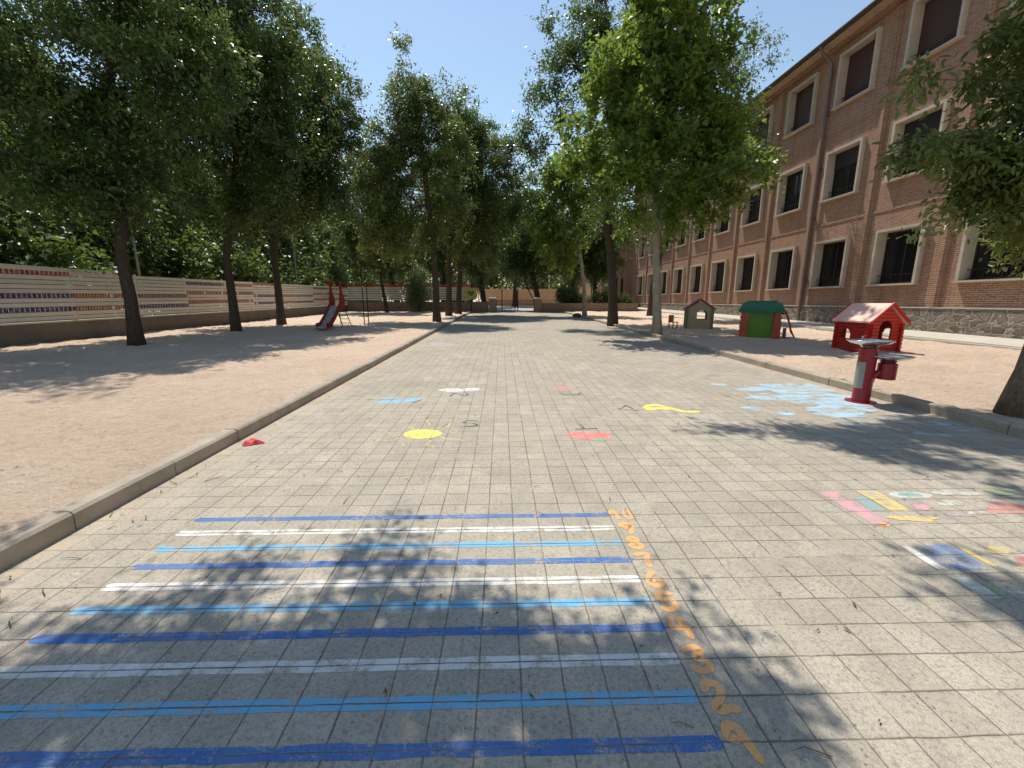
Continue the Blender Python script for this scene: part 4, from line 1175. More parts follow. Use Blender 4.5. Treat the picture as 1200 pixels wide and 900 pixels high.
# ------------------------------------------------------------------ end of the yard: walls, gate, sign
m = MB(); m.box(XF + 0.13, -1.40, YG, YG + 0.3, 0.4, 1.70)
w1 = tag(m.build('end_wall', M['pillar'], origin=(-9, YG, gz(YG))), 'low brown brick wall closing the yard left of the gate', 'wall')
m = MB(); m.box(4.26, 14.6, YG, YG + 0.3, 0.4, 1.55)
w2 = tag(m.build('end_wall', M['pillar'], origin=(9, YG, gz(YG))), 'low brown brick wall closing the yard right of the gate', 'wall')
m = MB()
rr = empty('end_fence', (-9, YG + 0.1, 1.84), 0, 'white and dark striped slat fence with red top on the wall left of the gate', 'fence')
for j in range(7):
    m.cur = 0 if j < 6 else 1
    m.box(XF + 0.2, -3.3, YG + 0.05, YG + 0.09, 1.86 + j * 0.235, 1.86 + j * 0.235 + (0.15 if j < 6 else 0.17))
m.build('slat_panel', [M['white'], M['redtrim']], rr)
for k in range(7):
    x = -15.8 + k * 2.08
    m = MB(); m.box(x - .04, x + .04, YG + 0.095, YG + 0.16, 1.825, 3.5); m.build('post', M['redrail'], rr)

GP = 'brick gate pillars with pale caps'
for i, x in enumerate((-0.97, 3.84)):
    r = empty('gate_pillar', (x, YG, gz(YG)), 0, ['dark brick gate pillar with pale cap at the left of the gate', 'dark brick gate pillar with pale cap at the right of the gate'][i], 'pillar', GP)
    m = MB(); m.box(x - .38, x + .38, YG - .38, YG + .38, gz(YG, -.1), 1.98); m.build('shaft', M['pillar'], r)
    m = MB(); m.bbox(x - .46, x + .46, YG - .46, YG + .46, 1.983, 2.16, 0.10); m.build('cap', M['cap'], r)
gate = empty('iron_gate', (1.43, YG, gz(YG)), 0, 'closed black iron bar gate across the end of the paved way', 'gate')
for s, (xa, xb) in enumerate([(-0.57, 1.40), (1.46, 3.44)]):
    m = MB()
    z0, z1 = gz(YG, 0.07), 1.84
    for z in (z0, z0 + 0.55, z1 - 0.05):
        m.box(xa, xb, YG - .02, YG + .02, z, z + 0.05)
    for x in (xa, xb - .06): m.box(x, x + .06, YG - .032, YG + .032, z0, z1 + .05)
    n = 12
    for k in range(1, n):
        x = xa + (xb - xa) * k / n
        m.tube([(x, YG + 0.001, z0 + 0.02), (x, YG + 0.001, z1 + 0.03)], 0.013, 5)
    m.build('leaf', M['black'], gate)

GL = 'globe lamps beyond the gate'
for i, x in enumerate((0.02, 1.9)):
    r = empty('globe_lamp', (x, 50, gz(50)), 0, ['slim pole with white globe beyond the gate, the left one', 'slim pole with white globe beyond the gate, the right one'][i], 'lamp', GL)
    m = MB(); m.tube([(x, 50, gz(50)), (x, 50, 2.95)], 0.05, 8); m.build('pole', M['black'], r)
    m = MB(); m.lathe([(0.02, 0), (.14, .04), (.2, .16), (.2, .24), (.14, .36), (.02, .42)], (x, 50, 2.95), 14); m.build('globe', M['white'], r, smooth=True)

r = empty('yellow_sign', (-3.2, YG - .1, gz(YG)), 0, 'yellow board with a dark heart shaped emblem on the end wall left of the gate', 'sign')
m = MB(); m.box(-3.85, -2.65, YG - .12, YG - .08, 1.95, 3.15); m.build('board', M['ysign'], r)
m = MB(); m.tube([(-3.25, YG - .06, 0.6), (-3.25, YG - .06, 3.0)], 0.04, 6); m.build('post', M['black'], r)
m = MB()
hp = []
for k in range(24):
    t = 2 * math.pi * k / 24
    hp.append((-3.25 + 0.022 * 16 * math.sin(t) ** 3, YG - .125, 2.58 + 0.022 * (13 * math.cos(t) - 5 * math.cos(2 * t) - 2 * math.cos(3 * t))))
m.add(hp, [tuple(range(24))]); m.build('emblem', M['groof'], r)

m = MB(); m.box(-3.5, 10.2, 78, 78.4, 0.6, 3.95)
tag(m.build('tan_wall', M['tanwall'], origin=(3, 78, 1)), 'sunlit tan wall far beyond the gate', 'wall')

# ------------------------------------------------------------------ the school
XB = 18.9
school = empty('school_building', (22, 28, gz(28)), 0, 'three storey red brick school with stone framed windows along the right side', 'building')
YE = 61.9
TOPW = 15.75
m = MB()
# facade wall as strips around window openings
win_z = [(2.5, 5.2), (7.4, 10.1), (12.3, 15.05)]
BAY = 4.155
wy = [21.4 - 2.45 + BAY * k for k in range(-4, 10)]          # near edge of each window
HW = 2.45
ins = 0.10                                                    # opening is smaller than the surround
openings = [(y + ins, y + HW - ins) for y in wy]
def facade(m, x, y, z0, z1): pass
zc = [1.47] + [v for a, b in win_z for v in (a + 0.06, b - ins)] + [TOPW]
yc = [0.0]
for a, b in openings: yc += [a, b]
yc += [YE]
for zi in range(len(zc) - 1):
    for yi in range(len(yc) - 1):
        if zi % 2 == 1 and yi % 2 == 1: continue
        ya, yb, za, zb = yc[yi], yc[yi + 1], zc[zi], zc[zi + 1]
        m.quad((XB, ya, za), (XB, ya, zb), (XB, yb, zb), (XB, yb, za))
# opening reveals (inside) back to the window plane
for a, b in openings:
    for (z0, z1) in win_z:
        za, zb = z0 + 0.06, z1 - ins
        xr = XB + 0.40
        m.quad((XB, a, za), (xr, a, za), (xr, a, zb), (XB, a, zb))
        m.quad((XB, b, za), (XB, b, zb), (xr, b, zb), (xr, b, za))
        m.quad((XB, a, zb), (xr, a, zb), (xr, b, zb), (XB, b, zb))
        m.quad((XB, a, za), (XB, b, za), (xr, b, za), (xr, a, za))
# other sides
m.quad((XB, 0, 0), (XB + 13, 0, 0), (XB + 13, 0, TOPW), (XB, 0, TOPW))
m.quad((XB + 13, 0, 0), (XB + 13, YE, 0), (XB + 13, YE, TOPW), (XB + 13, 0, TOPW))
m.quad((XB, YE, 0), (XB, YE, TOPW), (XB + 13, YE, TOPW), (XB + 13, YE, 0))
m.build('wall', M['brick'], school)
m = MB()
m.box(XB - 0.10, XB + 0.05, -0.1, YE, -0.1, 1.44)
m.build('stone_plinth', M['rubble'], school)
m = MB(); m.box(XB - 0.13, XB - 0.003, -0.1, YE, 1.443, 1.50); m.build('plinth_cap', M['cap'], school)
for k in range(-5, 10):
    y = 22.2 + BAY * k
    if y < 0.3 or y > YE - 1: continue
    m = MB()
    m.box(XB - 0.085, XB - 0.002, y - 0.20, y + 0.20, 1.505, TOPW - 0.3)
    m.box(XB - 0.14, XB - 0.087, y - 0.085, y + 0.085, 1.507, TOPW - 0.302)
    m.build('pilaster', M['brick'], school)
for z in (6.10, 11.05):
    m = MB()
    yy = sorted([22.2 + BAY * k for k in range(-5, 10) if 0.3 < 22.2 + BAY * k < YE - 1])
    ed = [-0.1] + [v for y in yy for v in (y - 0.203, y + 0.203)] + [YE]
    for i in range(0, len(ed), 2):
        m.box(XB - 0.035, XB - 0.003, ed[i], ed[i + 1], z, z + 0.10)
        m.box(XB - 0.018, XB - 0.004, ed[i], ed[i + 1], z - 0.07, z - 0.003)
    m.build('string_course', M['brick'], school)
# cornice, eave and roof
m = MB(); m.box(XB - 0.85, XB - 0.004, -0.6, YE + 0.3, TOPW - 0.10, TOPW + 0.02)
m.box(XB - 0.30, XB - 0.005, -0.3, YE + 0.1, TOPW - 0.26, TOPW - 0.103)
m.build('eave', M['brick'], school)
m = MB()
seg = 7
for k in range(seg):
    pass
m.tube([(XB - 1.0, -0.6, TOPW + 0.02), (XB - 1.0, YE + 0.3, TOPW + 0.02)], 0.11, 8)
m.build('gutter', M['gutter'], school)
m = MB()
for k in range(int((YE + 1.2) / 0.33)):
    y0 = -0.8 + k * 0.33
    for (dx0, dx1) in ((-0.93, 6.6),):
        a = (XB + dx0, y0, TOPW + 0.06); b = (XB + dx1, y0, TOPW + 2.9)
        c = (XB + dx1, y0 + 0.16, TOPW + 2.98); d = (XB + dx0, y0 + 0.16, TOPW + 0.14)
        e = (XB + dx1, y0 + 0.33, TOPW + 2.9); f = (XB + dx0, y0 + 0.33, TOPW + 0.06)
        m.quad(a, d, c, b); m.quad(d, f, e, c)
        m.quad(a, f, d)
m.quad((XB + 6.6, -0.8, TOPW + 2.9), (XB + 14, -0.8, TOPW), (XB + 14, YE + 0.4, TOPW), (XB + 6.6, YE + 0.4, TOPW + 2.9))
m.build('roof', M['roof'], school)
# downpipe
for yp in (26.05, 50.9, 5.1):
    m = MB()
    m.tube([(XB - 1.0, yp, TOPW - 0.05), (XB - 0.9, yp, TOPW - 0.3), (XB - 0.28, yp, TOPW - 0.85), (XB - 0.22, yp, TOPW - 1.1), (XB - 0.22, yp, 0.5)], 0.075, 10)
    for z in (3, 6.6, 9.4, 12.2): m.box(XB - 0.3, XB - 0.005, yp - 0.09, yp + 0.09, z, z + 0.05)
    m.build('downpipe', M['pipe'], school)

# one window: surround (part), with panes, blind and railing as sub-parts; meshes are shared
PRO = 0.20
def surround_mesh(h):
    m = MB(); w = HW; t = 0.13
    m.box(-PRO, 0.30, 0, t, 0.08, h); m.box(-PRO, 0.30, w - t, w, 0.08, h)
    m.box(-PRO - 0.001, 0.299, t, w - t, h - t, h - 0.002)
    m.box(-PRO - 0.05, 0.299, -0.05, w + 0.05, 0, 0.077)
    return m
def make_window(h, blind):
    f = surround_mesh(h).build('window', M['stonet'])
    m = MB(); m.box(0.34, 0.36, ins + 0.005, HW - ins - 0.005, 0.07, h - ins - 0.005)
    p = m.build('pane', M['glass']); p.parent = f
    m = MB(); xa, xb = 0.302, 0.338
    a, b = ins + 0.004, HW - ins - 0.004
    for y0_, y1_ in ((a, a + 0.07), (b - 0.07, b), ((a + b) / 2 - 0.03, (a + b) / 2 + 0.03)): m.box(xa, xb, y0_, y1_, 0.07, h - ins - 0.004)
    for y0_, y1_ in ((a + .071, (a + b) / 2 - .051), ((a + b) / 2 + .051, b - .071)):
        m.box(xa + .002, xb - .002, y0_, y1_, 0.07, 0.15); m.box(xa + .002, xb - .002, y0_, y1_, h - ins - 0.09, h - ins - 0.006)
    q = m.build('window_frame', M['frame']); q.parent = f
    if blind > 0:
        m = MB(); z1 = h - ins - 0.006; z0 = z1 - blind * (h - ins - 0.1)
        m.box(0.265, 0.290, 0.135, HW - 0.135, z0, h - 0.135)
        q = m.build('roller_blind', M['blind'] if blind > 0.9 else M['blindd']); q.parent = f
    m = MB()
    zt = 0.50
    m.box(0.10, 0.125, 0.135, HW - 0.135, zt, zt + 0.025); m.box(0.10, 0.125, 0.135, HW - 0.135, 0.14, 0.16)
    for k in range(1, 17):
        y = 0.135 + (HW - 0.27) * k / 17
        m.box(0.106, 0.119, y - .006, y + .006, 0.162, zt - 0.002)
    q = m.build('railing', M['black']); q.parent = f
    return f
protos = {}
rw = random.Random(4)
for fl, (z0, z1) in enumerate(win_z):
    for k, y in enumerate(wy):
        if fl == 2: bl = rw.choice([0.97, 0.97, 0.97, 0.8])
        elif fl == 1: bl = rw.choice([0.35, 0.0, 0.35, 0.97 if k > 8 else 0.0])
        else: bl = rw.choice([0.0, 0.0, 0.25])
        key = (round(z1 - z0, 3), bl)
        if key not in protos:
            protos[key] = make_window(z1 - z0, bl); o = protos[key]
        else:
            o = copy_tree(protos[key])
        o.parent = school
        o.location = Vector((XB, y, z0)) - school.location

# wing at the far end
wing = empty('brick_wing', (17, 70, gz(70)), 0, 'red brick wing with a green door standing out at the far end of the school', 'building')
m = MB()
m.quad((14.6, 62, 0), (14.6, 62, 12), (18.88, 62, 12), (18.88, 62, 0))
m.quad((14.6, 62, 0), (14.6, 86, 0), (14.6, 86, 12), (14.6, 62, 12))
m.quad((14.6, 86, 0), (30, 86, 0), (30, 86, 12), (14.6, 86, 12)); m.quad((14.6, 62, 12), (14.6, 86, 12), (30, 86, 12), (30, 62, 12))
m.build('wall', M['brick'], wing)
for k in range(6):
    x = 14.7 + k * 0.8
    m = MB(); m.box(x, x + 0.25, 61.85, 61.997, 1.0, 12); m.build('pilaster', M['brick'], wing)
m = MB(); m.box(14.98, 15.46, 61.93, 61.99, gz(62, .1), 3.9); m.build('door', M['gwall'], wing)
m = MB(); m.box(14.96, 15.48, 61.82, 61.995, 3.905, 4.3); m.build('lintel', M['cap'], wing)
for x in (16.6, 17.4):
    m = MB(); m.box(x - .02, x + .27, 61.92, 61.99, 2.0, 5.0); m.build('window', M['glass'], wing)

# ------------------------------------------------------------------ playground things
# red cabin
cab = empty('red_playhouse', (11.25, 12.6, gz(12.6, 0.09)), math.radians(-84), 'red plastic log cabin playhouse with sun bleached roof behind the drinking fountain', 'playhouse')
cab.scale = (0.88, 0.88, 0.90)
Lx, Ly = 1.25, 1.18
def gable_top(x, w=Ly): return 1.02 + 0.50 * (1 - abs(x) / (w / 2)) if abs(x) <= w / 2 else 1.02
def arch(x0, rad, lo, hi_c):
    def f(x):
        d = abs(x - x0)
        if d > rad: return None
        return (lo, hi_c + math.sqrt(max(0, rad * rad - d * d)))
    return f
# long walls are in the XZ plane (y = +-Ly/2), gable walls are the rotated ones
def rotated(m):                       # turn an XZ wall into a YZ wall
    m.v = [(-y, x, z) for x, y, z in m.v]; return m
m = MB(); wall_slices(m, Lx, lambda x: 1.02, arch(-0.28, 0.20, 0.42, 0.55), 0.06, -Ly / 2, 36, -Lx / 2)
m.build('side_wall', M['redp'], cab, world=False)
m = MB(); wall_slices(m, Lx, lambda x: 1.02, arch(0.25, 0.20, 0.42, 0.60), 0.06, Ly / 2 - 0.06, 36, -Lx / 2)
m.build('side_wall', M['redp'], cab, world=False)
m = MB(); wall_slices(m, Ly - 0.13, gable_top, arch(0.0, 0.24, 0.40, 0.80), 0.06, -Lx / 2 + 0.003, 44, -(Ly - 0.13) / 2); rotated(m)
m.build('gable_wall', M['redp'], cab, world=False)
m = MB(); wall_slices(m, Ly - 0.13, gable_top, arch(0.0, 0.24, 0.05, 0.75), 0.06, Lx / 2 - 0.063, 44, -(Ly - 0.13) / 2); rotated(m)
m.build('gable_wall', M['redp'], cab, world=False)
# overhanging roof with two slopes, ridge along x
def roof_slabs(m, hx, hy, zr, ze, t):
    for s in (-1, 1):
        a = (-hx, 0, zr); b = (hx, 0, zr); c = (hx, s * hy, ze); d = (-hx, s * hy, ze)
        dn = [(p[0], p[1], p[2] - t) for p in (a, b, c, d)]
        m.add([a, b, c, d] + dn, [(0, 1, 2, 3) if s < 0 else (3, 2, 1, 0), (7, 6, 5, 4) if s < 0 else (4, 5, 6, 7), (2, 6, 7, 3), (1, 5, 6, 2), (0, 3, 7, 4)])
    return m
m = roof_slabs(MB(), Lx / 2 + 0.10, Ly / 2 + 0.13, 1.60, 1.02, 0.05)
m.build('roof', M['redroof'], cab, world=False)
for e in (-1, 1):
    m = MB()
    for s in (-1, 1):
        x = e * (Lx / 2 + 0.13)
        m.add([(x - .025, 0, 1.63), (x + .025, 0, 1.63), (x + .025, s * (Ly / 2 + .15), 1.03), (x - .025, s * (Ly / 2 + .15), 1.03),
               (x - .025, 0, 1.53), (x + .025, 0, 1.53), (x + .025, s * (Ly / 2 + .15), 0.93), (x - .025, s * (Ly / 2 + .15), 0.93)],
              [(0, 1, 2, 3), (7, 6, 5, 4), (0, 3, 7, 4), (1, 5, 6, 2), (2, 6, 7, 3)])
    m.build('bargeboard', M['redtrim'], cab, world=False)
for sx in (-1, 1):
    for sy in (-1, 1):
        m = MB()
        for k in range(8):
            z = 0.06 + k * 0.115
            m.tube([(sx * (Lx / 2 - .02), sy * (Ly / 2 - .03), z), (sx * (Lx / 2 + .10), sy * (Ly / 2 - .03), z)], 0.050, 8)
            m.tube([(sx * (Lx / 2 - .03), sy * (Ly / 2 - .02), z + .055), (sx * (Lx / 2 - .03), sy * (Ly / 2 + .09), z + .055)], 0.050, 8)
        m.build('log_ends', M['redtrim'], cab, world=False)

# drinking fountain
FX, FY = 6.06, 6.70
ft = empty('drinking_fountain', (FX, FY, gz(FY)), 0, 'maroon drinking fountain with two steel bowls on the pavers beside the right kerb', 'fountain')
m = MB(); m.lathe([(0.01, 0.0), (0.215, 0.0), (0.215, 0.014), (0.01, 0.016)], seg=28); m.build('base_plate', M['maroon'], ft, world=False)
m = MB(); m.lathe([(0.125, 0.014), (0.125, 0.90), (0.01, 0.902)], seg=32); m.build('column', M['maroon'], ft, world=False, smooth=False)
bowl = [(0.10, 0.0), (0.11, 0.03), (0.14, 0.055), (0.26, 0.085), (0.315, 0.125), (0.32, 0.135), (0.305, 0.137), (0.25, 0.10), (0.12, 0.08), (0.01, 0.075)]
m = MB(); m.lathe(bowl, (0, 0, 0.903), 36); u = m.build('bowl', M['steel'], ft, world=False, smooth=True)
m = MB(); m.tube([(0.0, 0.16, 0.99), (0.0, 0.16, 1.08), (0.0, 0.12, 1.10)], 0.012, 8); m.lathe([(0.0, .0), (.03, 0), (.03, .02), (0, .02)], (0.1, 0.02, 0.99), 12)
m.build('spout', M['steel'], ft, world=False)
m = MB(); th0, th1 = math.radians(140), math.radians(226)
n = 14; rr_ = 0.1275
vs = []
for k in range(n + 1):
    a = th0 + (th1 - th0) * k / n
    vs += [(rr_ * math.cos(a), rr_ * math.sin(a), 0.24), (rr_ * math.cos(a), rr_ * math.sin(a), 0.68)]
m.add(vs, [(2 * k, 2 * k + 2, 2 * k + 3, 2 * k + 1) for k in range(n)])
m.build('sticker', M['sticker'], ft, world=False)
LXo, LYo = 0.29, -0.08
m = MB(); m.tube([(0.05, -0.02, 0.20), (0.085, -0.04, 0.42), (0.13, -0.05, 0.47), (0.22, -0.07, 0.535), (0.27, -0.08, 0.545)], [0.055, 0.055, 0.055, 0.05, 0.05], 10)
m.build('arm', M['maroon'], ft, world=False, smooth=True)
m = MB(); m.lathe([(0.01, 0.43), (0.128, 0.40), (0.128, 0.66), (0.01, 0.662)], (LXo, LYo, 0), 28); m.build('cup', M['maroon'], ft, world=False)
m = MB(); m.lathe([(r * 0.98, z * 0.95) for r, z in bowl], (LXo, LYo, 0.663), 36); m.build('bowl', M['steel'], ft, world=False, smooth=True)

# green playhouse with side slide
gh = empty('green_playhouse', (10.72, 17.2, gz(17.3, 0.09)), math.radians(-30), 'plastic playhouse with dark green roof, lime wall and orange corners on the shaded sand', 'playhouse')
gh.scale = (0.88, 0.88, 0.88)
m = MB(); wall_slices(m, 1.0, lambda x: 1.12, lambda x: None, 0.06, -0.62, 4, -0.5); m.build('front_wall', M['gwall'], gh, world=False)
m = MB(); wall_slices(m, 1.0, lambda x: 1.12, lambda x: None, 0.06, 0.56, 4, -0.5); m.build('back_wall', M['gwall'], gh, world=False)
for s in (-1, 1):
    m = MB(); wall_slices(m, 1.0, lambda x: 1.12, arch(0.0, 0.26, 0.10, 0.55), 0.06, s * 0.72 - 0.03, 30, -0.5); rotated(m)
    m.build('side_wall', M['gwall'], gh, world=False)
    for t in (-1, 1):
        m = MB()
        a, b = 0.13, 0.17
        cx, cy = s * 0.66, t * 0.56
        vs = [(cx - b, cy - b, 0), (cx + b, cy - b, 0), (cx + b, cy + b, 0), (cx - b, cy + b, 0), (cx - a, cy - a, 1.12), (cx + a, cy - a, 1.12), (cx + a, cy + a, 1.12), (cx - a, cy + a, 1.12)]
        m.add(vs, [(0, 3, 2, 1), (4, 5, 6, 7), (0, 1, 5, 4), (1, 2, 6, 5), (2, 3, 7, 6), (3, 0, 4, 7)])
        for z in (0.2, 0.42, 0.64, 0.86):
            m.box(cx - b - .01, cx + b + .01, cy - b - .01, cy + b + .01, z, z + 0.05)
        m.build('corner_post', M['opost'], gh, world=False)
m = MB()
for k, (e, z0, z1) in enumerate([(0.93, 1.13, 1.24), (0.89, 1.24, 1.36), (0.84, 1.36, 1.48), (0.78, 1.48, 1.58)]):
    f = e - 0.14
    m.bbox(-e, e, -f, f, z0 + .001, z1, 0.05)
m.box(-0.62, 0.62, -0.22, 0.22, 1.582, 1.66)
for k in range(-5, 6):
    m.box(k * 0.16 - 0.02, k * 0.16 + 0.02, -0.83, -0.80, 1.12, 1.30)
m.build('roof', M['groof'], gh, world=False)
m = MB()
for t in (-1, 1):
    pts = [(0.80, 1.18), (0.98, 1.20), (1.12, 0.86), (1.26, 0.36), (1.42, 0.02)]
    for (xa, za), (xb, zb) in zip(pts[:-1], pts[1:]):
        y0_, y1_ = (-0.34, -0.28) if t < 0 else (0.10, 0.16)
        m.add([(xa, y0_, za - .14), (xb, y0_, max(0, zb - .14)), (xb, y1_, max(0, zb - .14)), (xa, y1_, za - .14), (xa, y0_, za + .03), (xb, y0_, zb + .03), (xb, y1_, zb + .03), (xa, y1_, za + .03)],
              [(0, 3, 2, 1), (4, 5, 6, 7), (0, 1, 5, 4), (1, 2, 6, 5), (2, 3, 7, 6), (3, 0, 4, 7)])
m.build('slide_rail', M['redrail'], gh, world=False)
m = MB()
pts = [(0.82, 1.08), (0.98, 1.06), (1.10, 0.76), (1.24, 0.26), (1.42, 0.03)]
for (xa, za), (xb, zb) in zip(pts[:-1], pts[1:]):
    m.add([(xa, -0.277, za), (xb, -0.277, zb), (xb, 0.097, zb), (xa, 0.097, za)], [(0, 1, 2, 3)])
m.build('slide_bed', M['redtrim'], gh, world=False)
m = MB(); m.box(0.96, 1.08, -0.24, 0.06, 0.02, 0.42); m.build('step', M['purple'], gh, world=False)

# beige playhouse
bh = empty('beige_playhouse', (10.25, 21.7, gz(21.7, 0.09)), math.radians(-20), 'small beige plastic playhouse with a red gable roof on the shaded sand', 'playhouse')
W2 = 1.30
bh.scale = (0.92, 0.92, 0.92)
def gt2(x): return 1.10 + 0.42 * (1 - abs(x) / (W2 / 2))
m = MB(); wall_slices(m, W2, gt2, arch(0.12, 0.26, 0.52, 0.78), 0.06, -0.55, 40, -W2 / 2); m.build('gable_wall', M['beige'], bh, world=False)
m = MB(); wall_slices(m, W2, gt2, arch(0.12, 0.26, 0.52, 0.78), 0.06, 0.49, 40, -W2 / 2); m.build('gable_wall', M['beige'], bh, world=False)
for s in (-1, 1):
    m = MB(); wall_slices(m, 0.96, lambda x: 1.10, arch(0.0, 0.2, 0.5, 0.72), 0.06, s * (W2 / 2 - .035) - .03, 30, -0.48); rotated(m); m.build('side_wall', M['beige'], bh, world=False)
    for t in (-1, 1):
        m = MB(); m.box(s * W2 / 2 - .07, s * W2 / 2 + .07, t * 0.53 - .07, t * 0.53 + .07, 0, 1.09); m.build('corner_post', M['beiged'], bh, world=False)
m = MB()
hx, hy = 0.68, W2 / 2 + 0.14
m = roof_slabs(MB(), 0.68, W2 / 2 + 0.14, 1.66, 1.10, 0.06)
m.v = [(-y, x, z) for x, y, z in m.v]
m.build('roof', M['redr2'], bh, world=False)

# metal slide on the left sand
sl = empty('slide', (-8.55, 21.9, gz(21.9, 0.09)), math.radians(-10), 'playground slide with dark red side rails and a grey chute on the left sand', 'slide')
HS = 1.15
cx0 = [(-0.02, -1.30, 0.16), (0, -1.0, 0.20), (0, -0.5, 0.62), (0, 0.0, HS), (0, 0.35, HS + .02)]
m = MB(); w = 0.24
for a, b in zip(cx0[:-1], cx0[1:]):
    m.add([(-w, a[1], a[2]), (w, a[1], a[2]), (w, b[1], b[2]), (-w, b[1], b[2]), (-w, a[1], a[2] - .03), (w, a[1], a[2] - .03), (w, b[1], b[2] - .03), (-w, b[1], b[2] - .03)],
          [(0, 1, 2, 3), (7, 6, 5, 4)])
m.box(-w, w, -1.55, -1.302, 0.12, 0.16)
m.build('chute', M['chute'], sl, world=False)
for s in (-1, 1):
    m = MB()
    for a, b in zip(cx0[:-1], cx0[1:]):
        x0_, x1_ = (s * w, s * (w + .07)) if s > 0 else (s * (w + .07), s * w)
        m.add([(x0_, a[1], a[2] - .10), (x1_, a[1], a[2] - .10), (x1_, b[1], b[2] - .10), (x0_, b[1], b[2] - .10), (x0_, a[1], a[2] + .16), (x1_, a[1], a[2] + .16), (x1_, b[1], b[2] + .16), (x0_, b[1], b[2] + .16)],
              [(0, 3, 2, 1), (4, 5, 6, 7), (0, 1, 5, 4), (1, 2, 6, 5), (2, 3, 7, 6), (3, 0, 4, 7)])
    # upper guard panel narrowing into a hand post with a flared top
    prof = [(-0.05, 1.00), (0.42, 0.98), (0.44, 1.50), (0.24, 1.85), (0.22, 2.12), (0.34, 2.38), (0.0, 2.38), (0.10, 2.12), (0.08, 1.85), (0.0, 1.5)]
    xo = s * (w + .035)
    vs = [(xo - .03, p[0], p[1]) for p in prof] + [(xo + .03, p[0], p[1]) for p in prof]
    k = len(prof)
    m.add(vs, [tuple(range(k)), tuple(range(2 * k - 1, k - 1, -1))] + [(i, i + k, (i + 1) % k + k, (i + 1) % k) for i in range(k)])
    m.build('side_rail', M['redrail'], sl, world=False)
m = MB()
for s in (-1, 1):
    m.tube([(s * 0.22, 0.40, 1.15), (s * 0.26, 1.05, 0.0)], 0.022, 6)
    m.tube([(s * 0.24, -0.02, 1.08), (s * 0.24, 0.02, 0.0)], 0.022, 6)
for k in range(1, 5):
    t = k / 5
    m.tube([(-0.24, 0.40 + 0.65 * t, 1.15 * (1 - t)), (0.24, 0.40 + 0.65 * t, 1.15 * (1 - t))], 0.018, 6)
m.build('ladder', M['black'], sl, world=False)
m = MB()
for x in (-7.86, -7.62):
    m.tube([(x, 24.2, gz(24.2)), (x, 24.2, 3.9)], 0.028, 6)
m.tube([(-7.86, 24.2, 3.9), (-7.74, 24.2, 3.97), (-7.62, 24.2, 3.9)], 0.028, 6)
tag(m.build('pole_frame', M['black'], origin=(-7.74, 24.2, gz(24.2))), 'pair of thin dark upright poles right behind the slide', 'pole')

# small things
m = MB()
rng = np.random.default_rng(5)
n = 14
ring = []
for k in range(n):
    a = 2 * math.pi * k / n
    r_ = 0.085 * (1 + 0.25 * math.sin(3 * a + 1))
    ring.append((-3.02 + r_ * 1.35 * math.cos(a), 4.86 + r_ * math.sin(a)))
vs = [(x, y, gz(y, 0.008)) for x, y in ring] + [(-3.02 + (x + 3.02) * .62, 4.86 + (y - 4.86) * .62, gz(y, 0.045 + .012 * math.sin(5 * i))) for i, (x, y) in enumerate(ring)] + [(-3.01, 4.86, gz(4.86, 0.035))]
m.add(vs, [(i, (i + 1) % n, n + (i + 1) % n, n + i) for i in range(n)] + [(n + i, n + (i + 1) % n, 2 * n) for i in range(n)])
tag(m.build('red_cloth', M['scrap'], origin=(-3.02, 4.86, gz(4.86))), 'crumpled red rag lying on the pavers against the left kerb', 'rag')

m = MB()
rs = random.Random(8)
m.lathe([(0.02, 0), (0.30, 0.02), (0.36, 0.14), (0.30, 0.27), (0.15, 0.33), (0.01, 0.34)], (6.2, 34.6, gz(34.6)), 12)
m.v = [(x + rs.uniform(-.04, .04), y + rs.uniform(-.04, .04), z + rs.uniform(-.02, .02)) for x, y, z in m.v]
tag(m.build('rock', M['stone'], origin=(6.2, 34.6, gz(34.6))), 'low dark rounded rock on the path edge left of a young plane trunk', 'rock')

ch = empty('toy_chair', (8.9, 21.6, gz(21.6, .09)), 0.4, 'tiny orange plastic chair on the sand between the plane trunk and the beige playhouse', 'chair')
m = MB(); m.box(-.17, .17, -.17, .17, .30, .34); m.build('seat', M['orange'], ch, world=False)
m = MB(); m.box(-.17, .17, .14, .17, .342, .68); m.build('backrest', M['orange'], ch, world=False)
for sx in (-1, 1):
    for sy in (-1, 1):
        m = MB(); m.box(sx * .14 - .02, sx * .14 + .02, sy * .14 - .02, sy * .14 + .02, 0, .298); m.build('leg', M['orange'], ch, world=False)

# dry leaves and twigs scattered over the paving
rng = np.random.default_rng(12)
n = 900
px = rng.uniform(XL + .03, XR - .03, n); py = rng.uniform(0.9, 22, n)
edge = rng.uniform(0, 1, n) < 0.35
px[edge] = np.where(rng.uniform(0, 1, edge.sum()) < .5, XL + np.abs(rng.normal(0, .12, edge.sum())) + .02, XR - np.abs(rng.normal(0, .12, edge.sum())) - .02)
pos = np.stack([px, py, SL * py + 0.012], -1)
out = rng.normal(0, 1, (n, 3)); out[:, 2] = 0
out /= np.linalg.norm(out, axis=1, keepdims=True)
V = []
m = MB()
for i in range(n):
    L = rng.uniform(0.008, 0.026); w_ = L * 0.3
    d = out[i]; s_ = np.array([-d[1], d[0], 0])
    p = pos[i]; lift = np.array([0, 0, rng.uniform(-.002, .007)])
    m.quad(p - d * L, p + s_ * w_ + lift, p + d * L + lift * .5, p - s_ * w_)
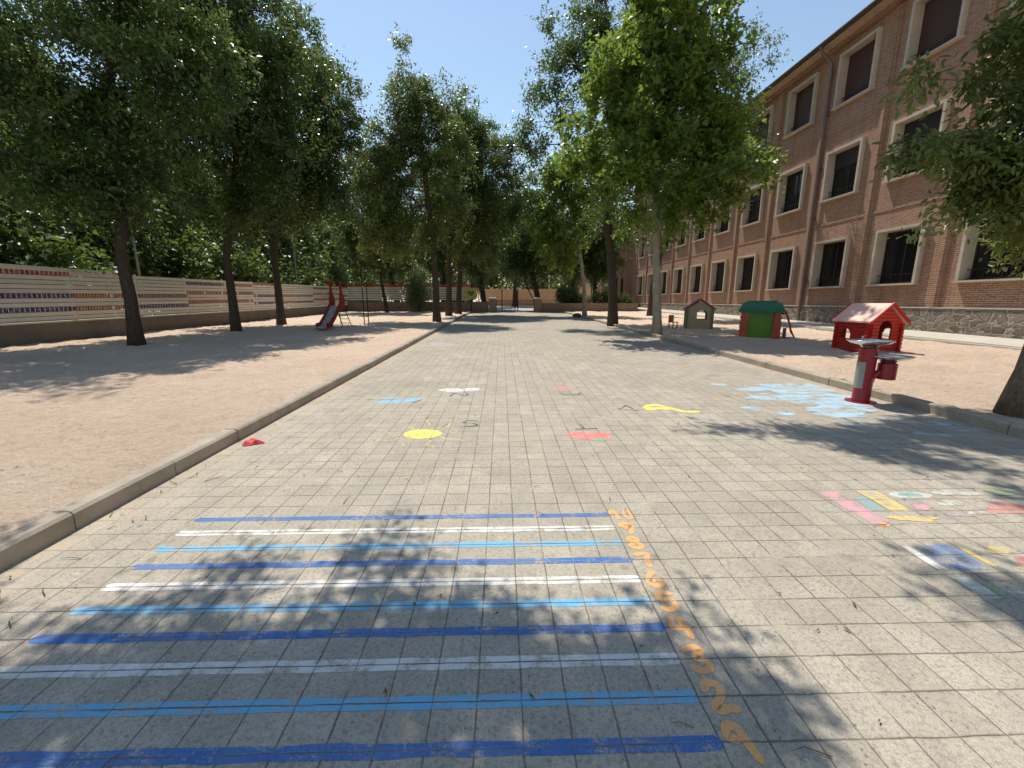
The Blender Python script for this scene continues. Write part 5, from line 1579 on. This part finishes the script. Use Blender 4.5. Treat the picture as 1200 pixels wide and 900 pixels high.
for i in range(46):
    x, y = rng.uniform(XL + .1, XR - .1), rng.uniform(1.2, 9); a = rng.uniform(0, 3.14); L = rng.uniform(.03, .10)
    if i < 10: x, y = XL + rng.uniform(.05, .6), rng.uniform(2.2, 4.2)
    b_ = a + rng.uniform(-.6, .6)
    q = (x + L * math.cos(a), y + L * math.sin(a)); r_ = (q[0] + L * .7 * math.cos(b_), q[1] + L * .7 * math.sin(b_))
    m.tube([(x, y, gz(y, .007)), (q[0], q[1], gz(q[1], .012)), (r_[0], r_[1], gz(r_[1], .008))], [.0028, .0022, .001], 4)
tag(m.build('leaf_litter', M['litter']), 'scattered dry leaves and twigs on the pavers', 'litter', kind='stuff')

# ------------------------------------------------------------------ light
SUN_E = math.radians(63)
sd = Vector((-0.40 * math.cos(SUN_E), 0.917 * math.cos(SUN_E), math.sin(SUN_E)))       # towards the sun
L = bpy.data.lights.new('sun', 'SUN'); L.energy = 5.0; L.angle = math.radians(0.53); L.color = (1.0, 0.95, 0.86)
lo = bpy.data.objects.new('sun', L); col.objects.link(lo)
lo.rotation_euler = sd.to_track_quat('Z', 'Y').to_euler()
w = bpy.data.worlds.new('World'); scene.world = w; w.use_nodes = True
nt = w.node_tree
bg = nt.nodes['Background']
sky = nt.nodes.new('ShaderNodeTexSky'); sky.sky_type = 'NISHITA'; sky.sun_disc = False
sky.sun_elevation = SUN_E; sky.sun_rotation = math.atan2(-0.40, 0.917)
sky.altitude = 600; sky.air_density = 1.7; sky.dust_density = 0.6; sky.ozone_density = 1.6
nt.links.new(sky.outputs[0], bg.inputs[0])
bg.inputs[1].default_value = 0.14

# ------------------------------------------------------------------ camera
F_PX = 487.0
cam = bpy.data.cameras.new('camera'); co = bpy.data.objects.new('camera', cam); col.objects.link(co)
cam.sensor_width = 36; cam.lens = F_PX / 1200 * 36; cam.clip_start = 0.05; cam.clip_end = 4000
th = math.atan(97 / F_PX); yaw = math.atan(12 * math.cos(th) / F_PX)
co.location = (0, 0, 1.75)
co.rotation_euler = (math.pi / 2 - th, 0, -yaw)
scene.camera = co
scene.view_settings.view_transform = 'Standard'
scene.view_settings.look = 'None'
scene.view_settings.exposure = 0
scene.view_settings.gamma = 1
scene.render.engine = 'CYCLES'
scene.cycles.max_bounces = 7
scene.cycles.transparent_max_bounces = 6
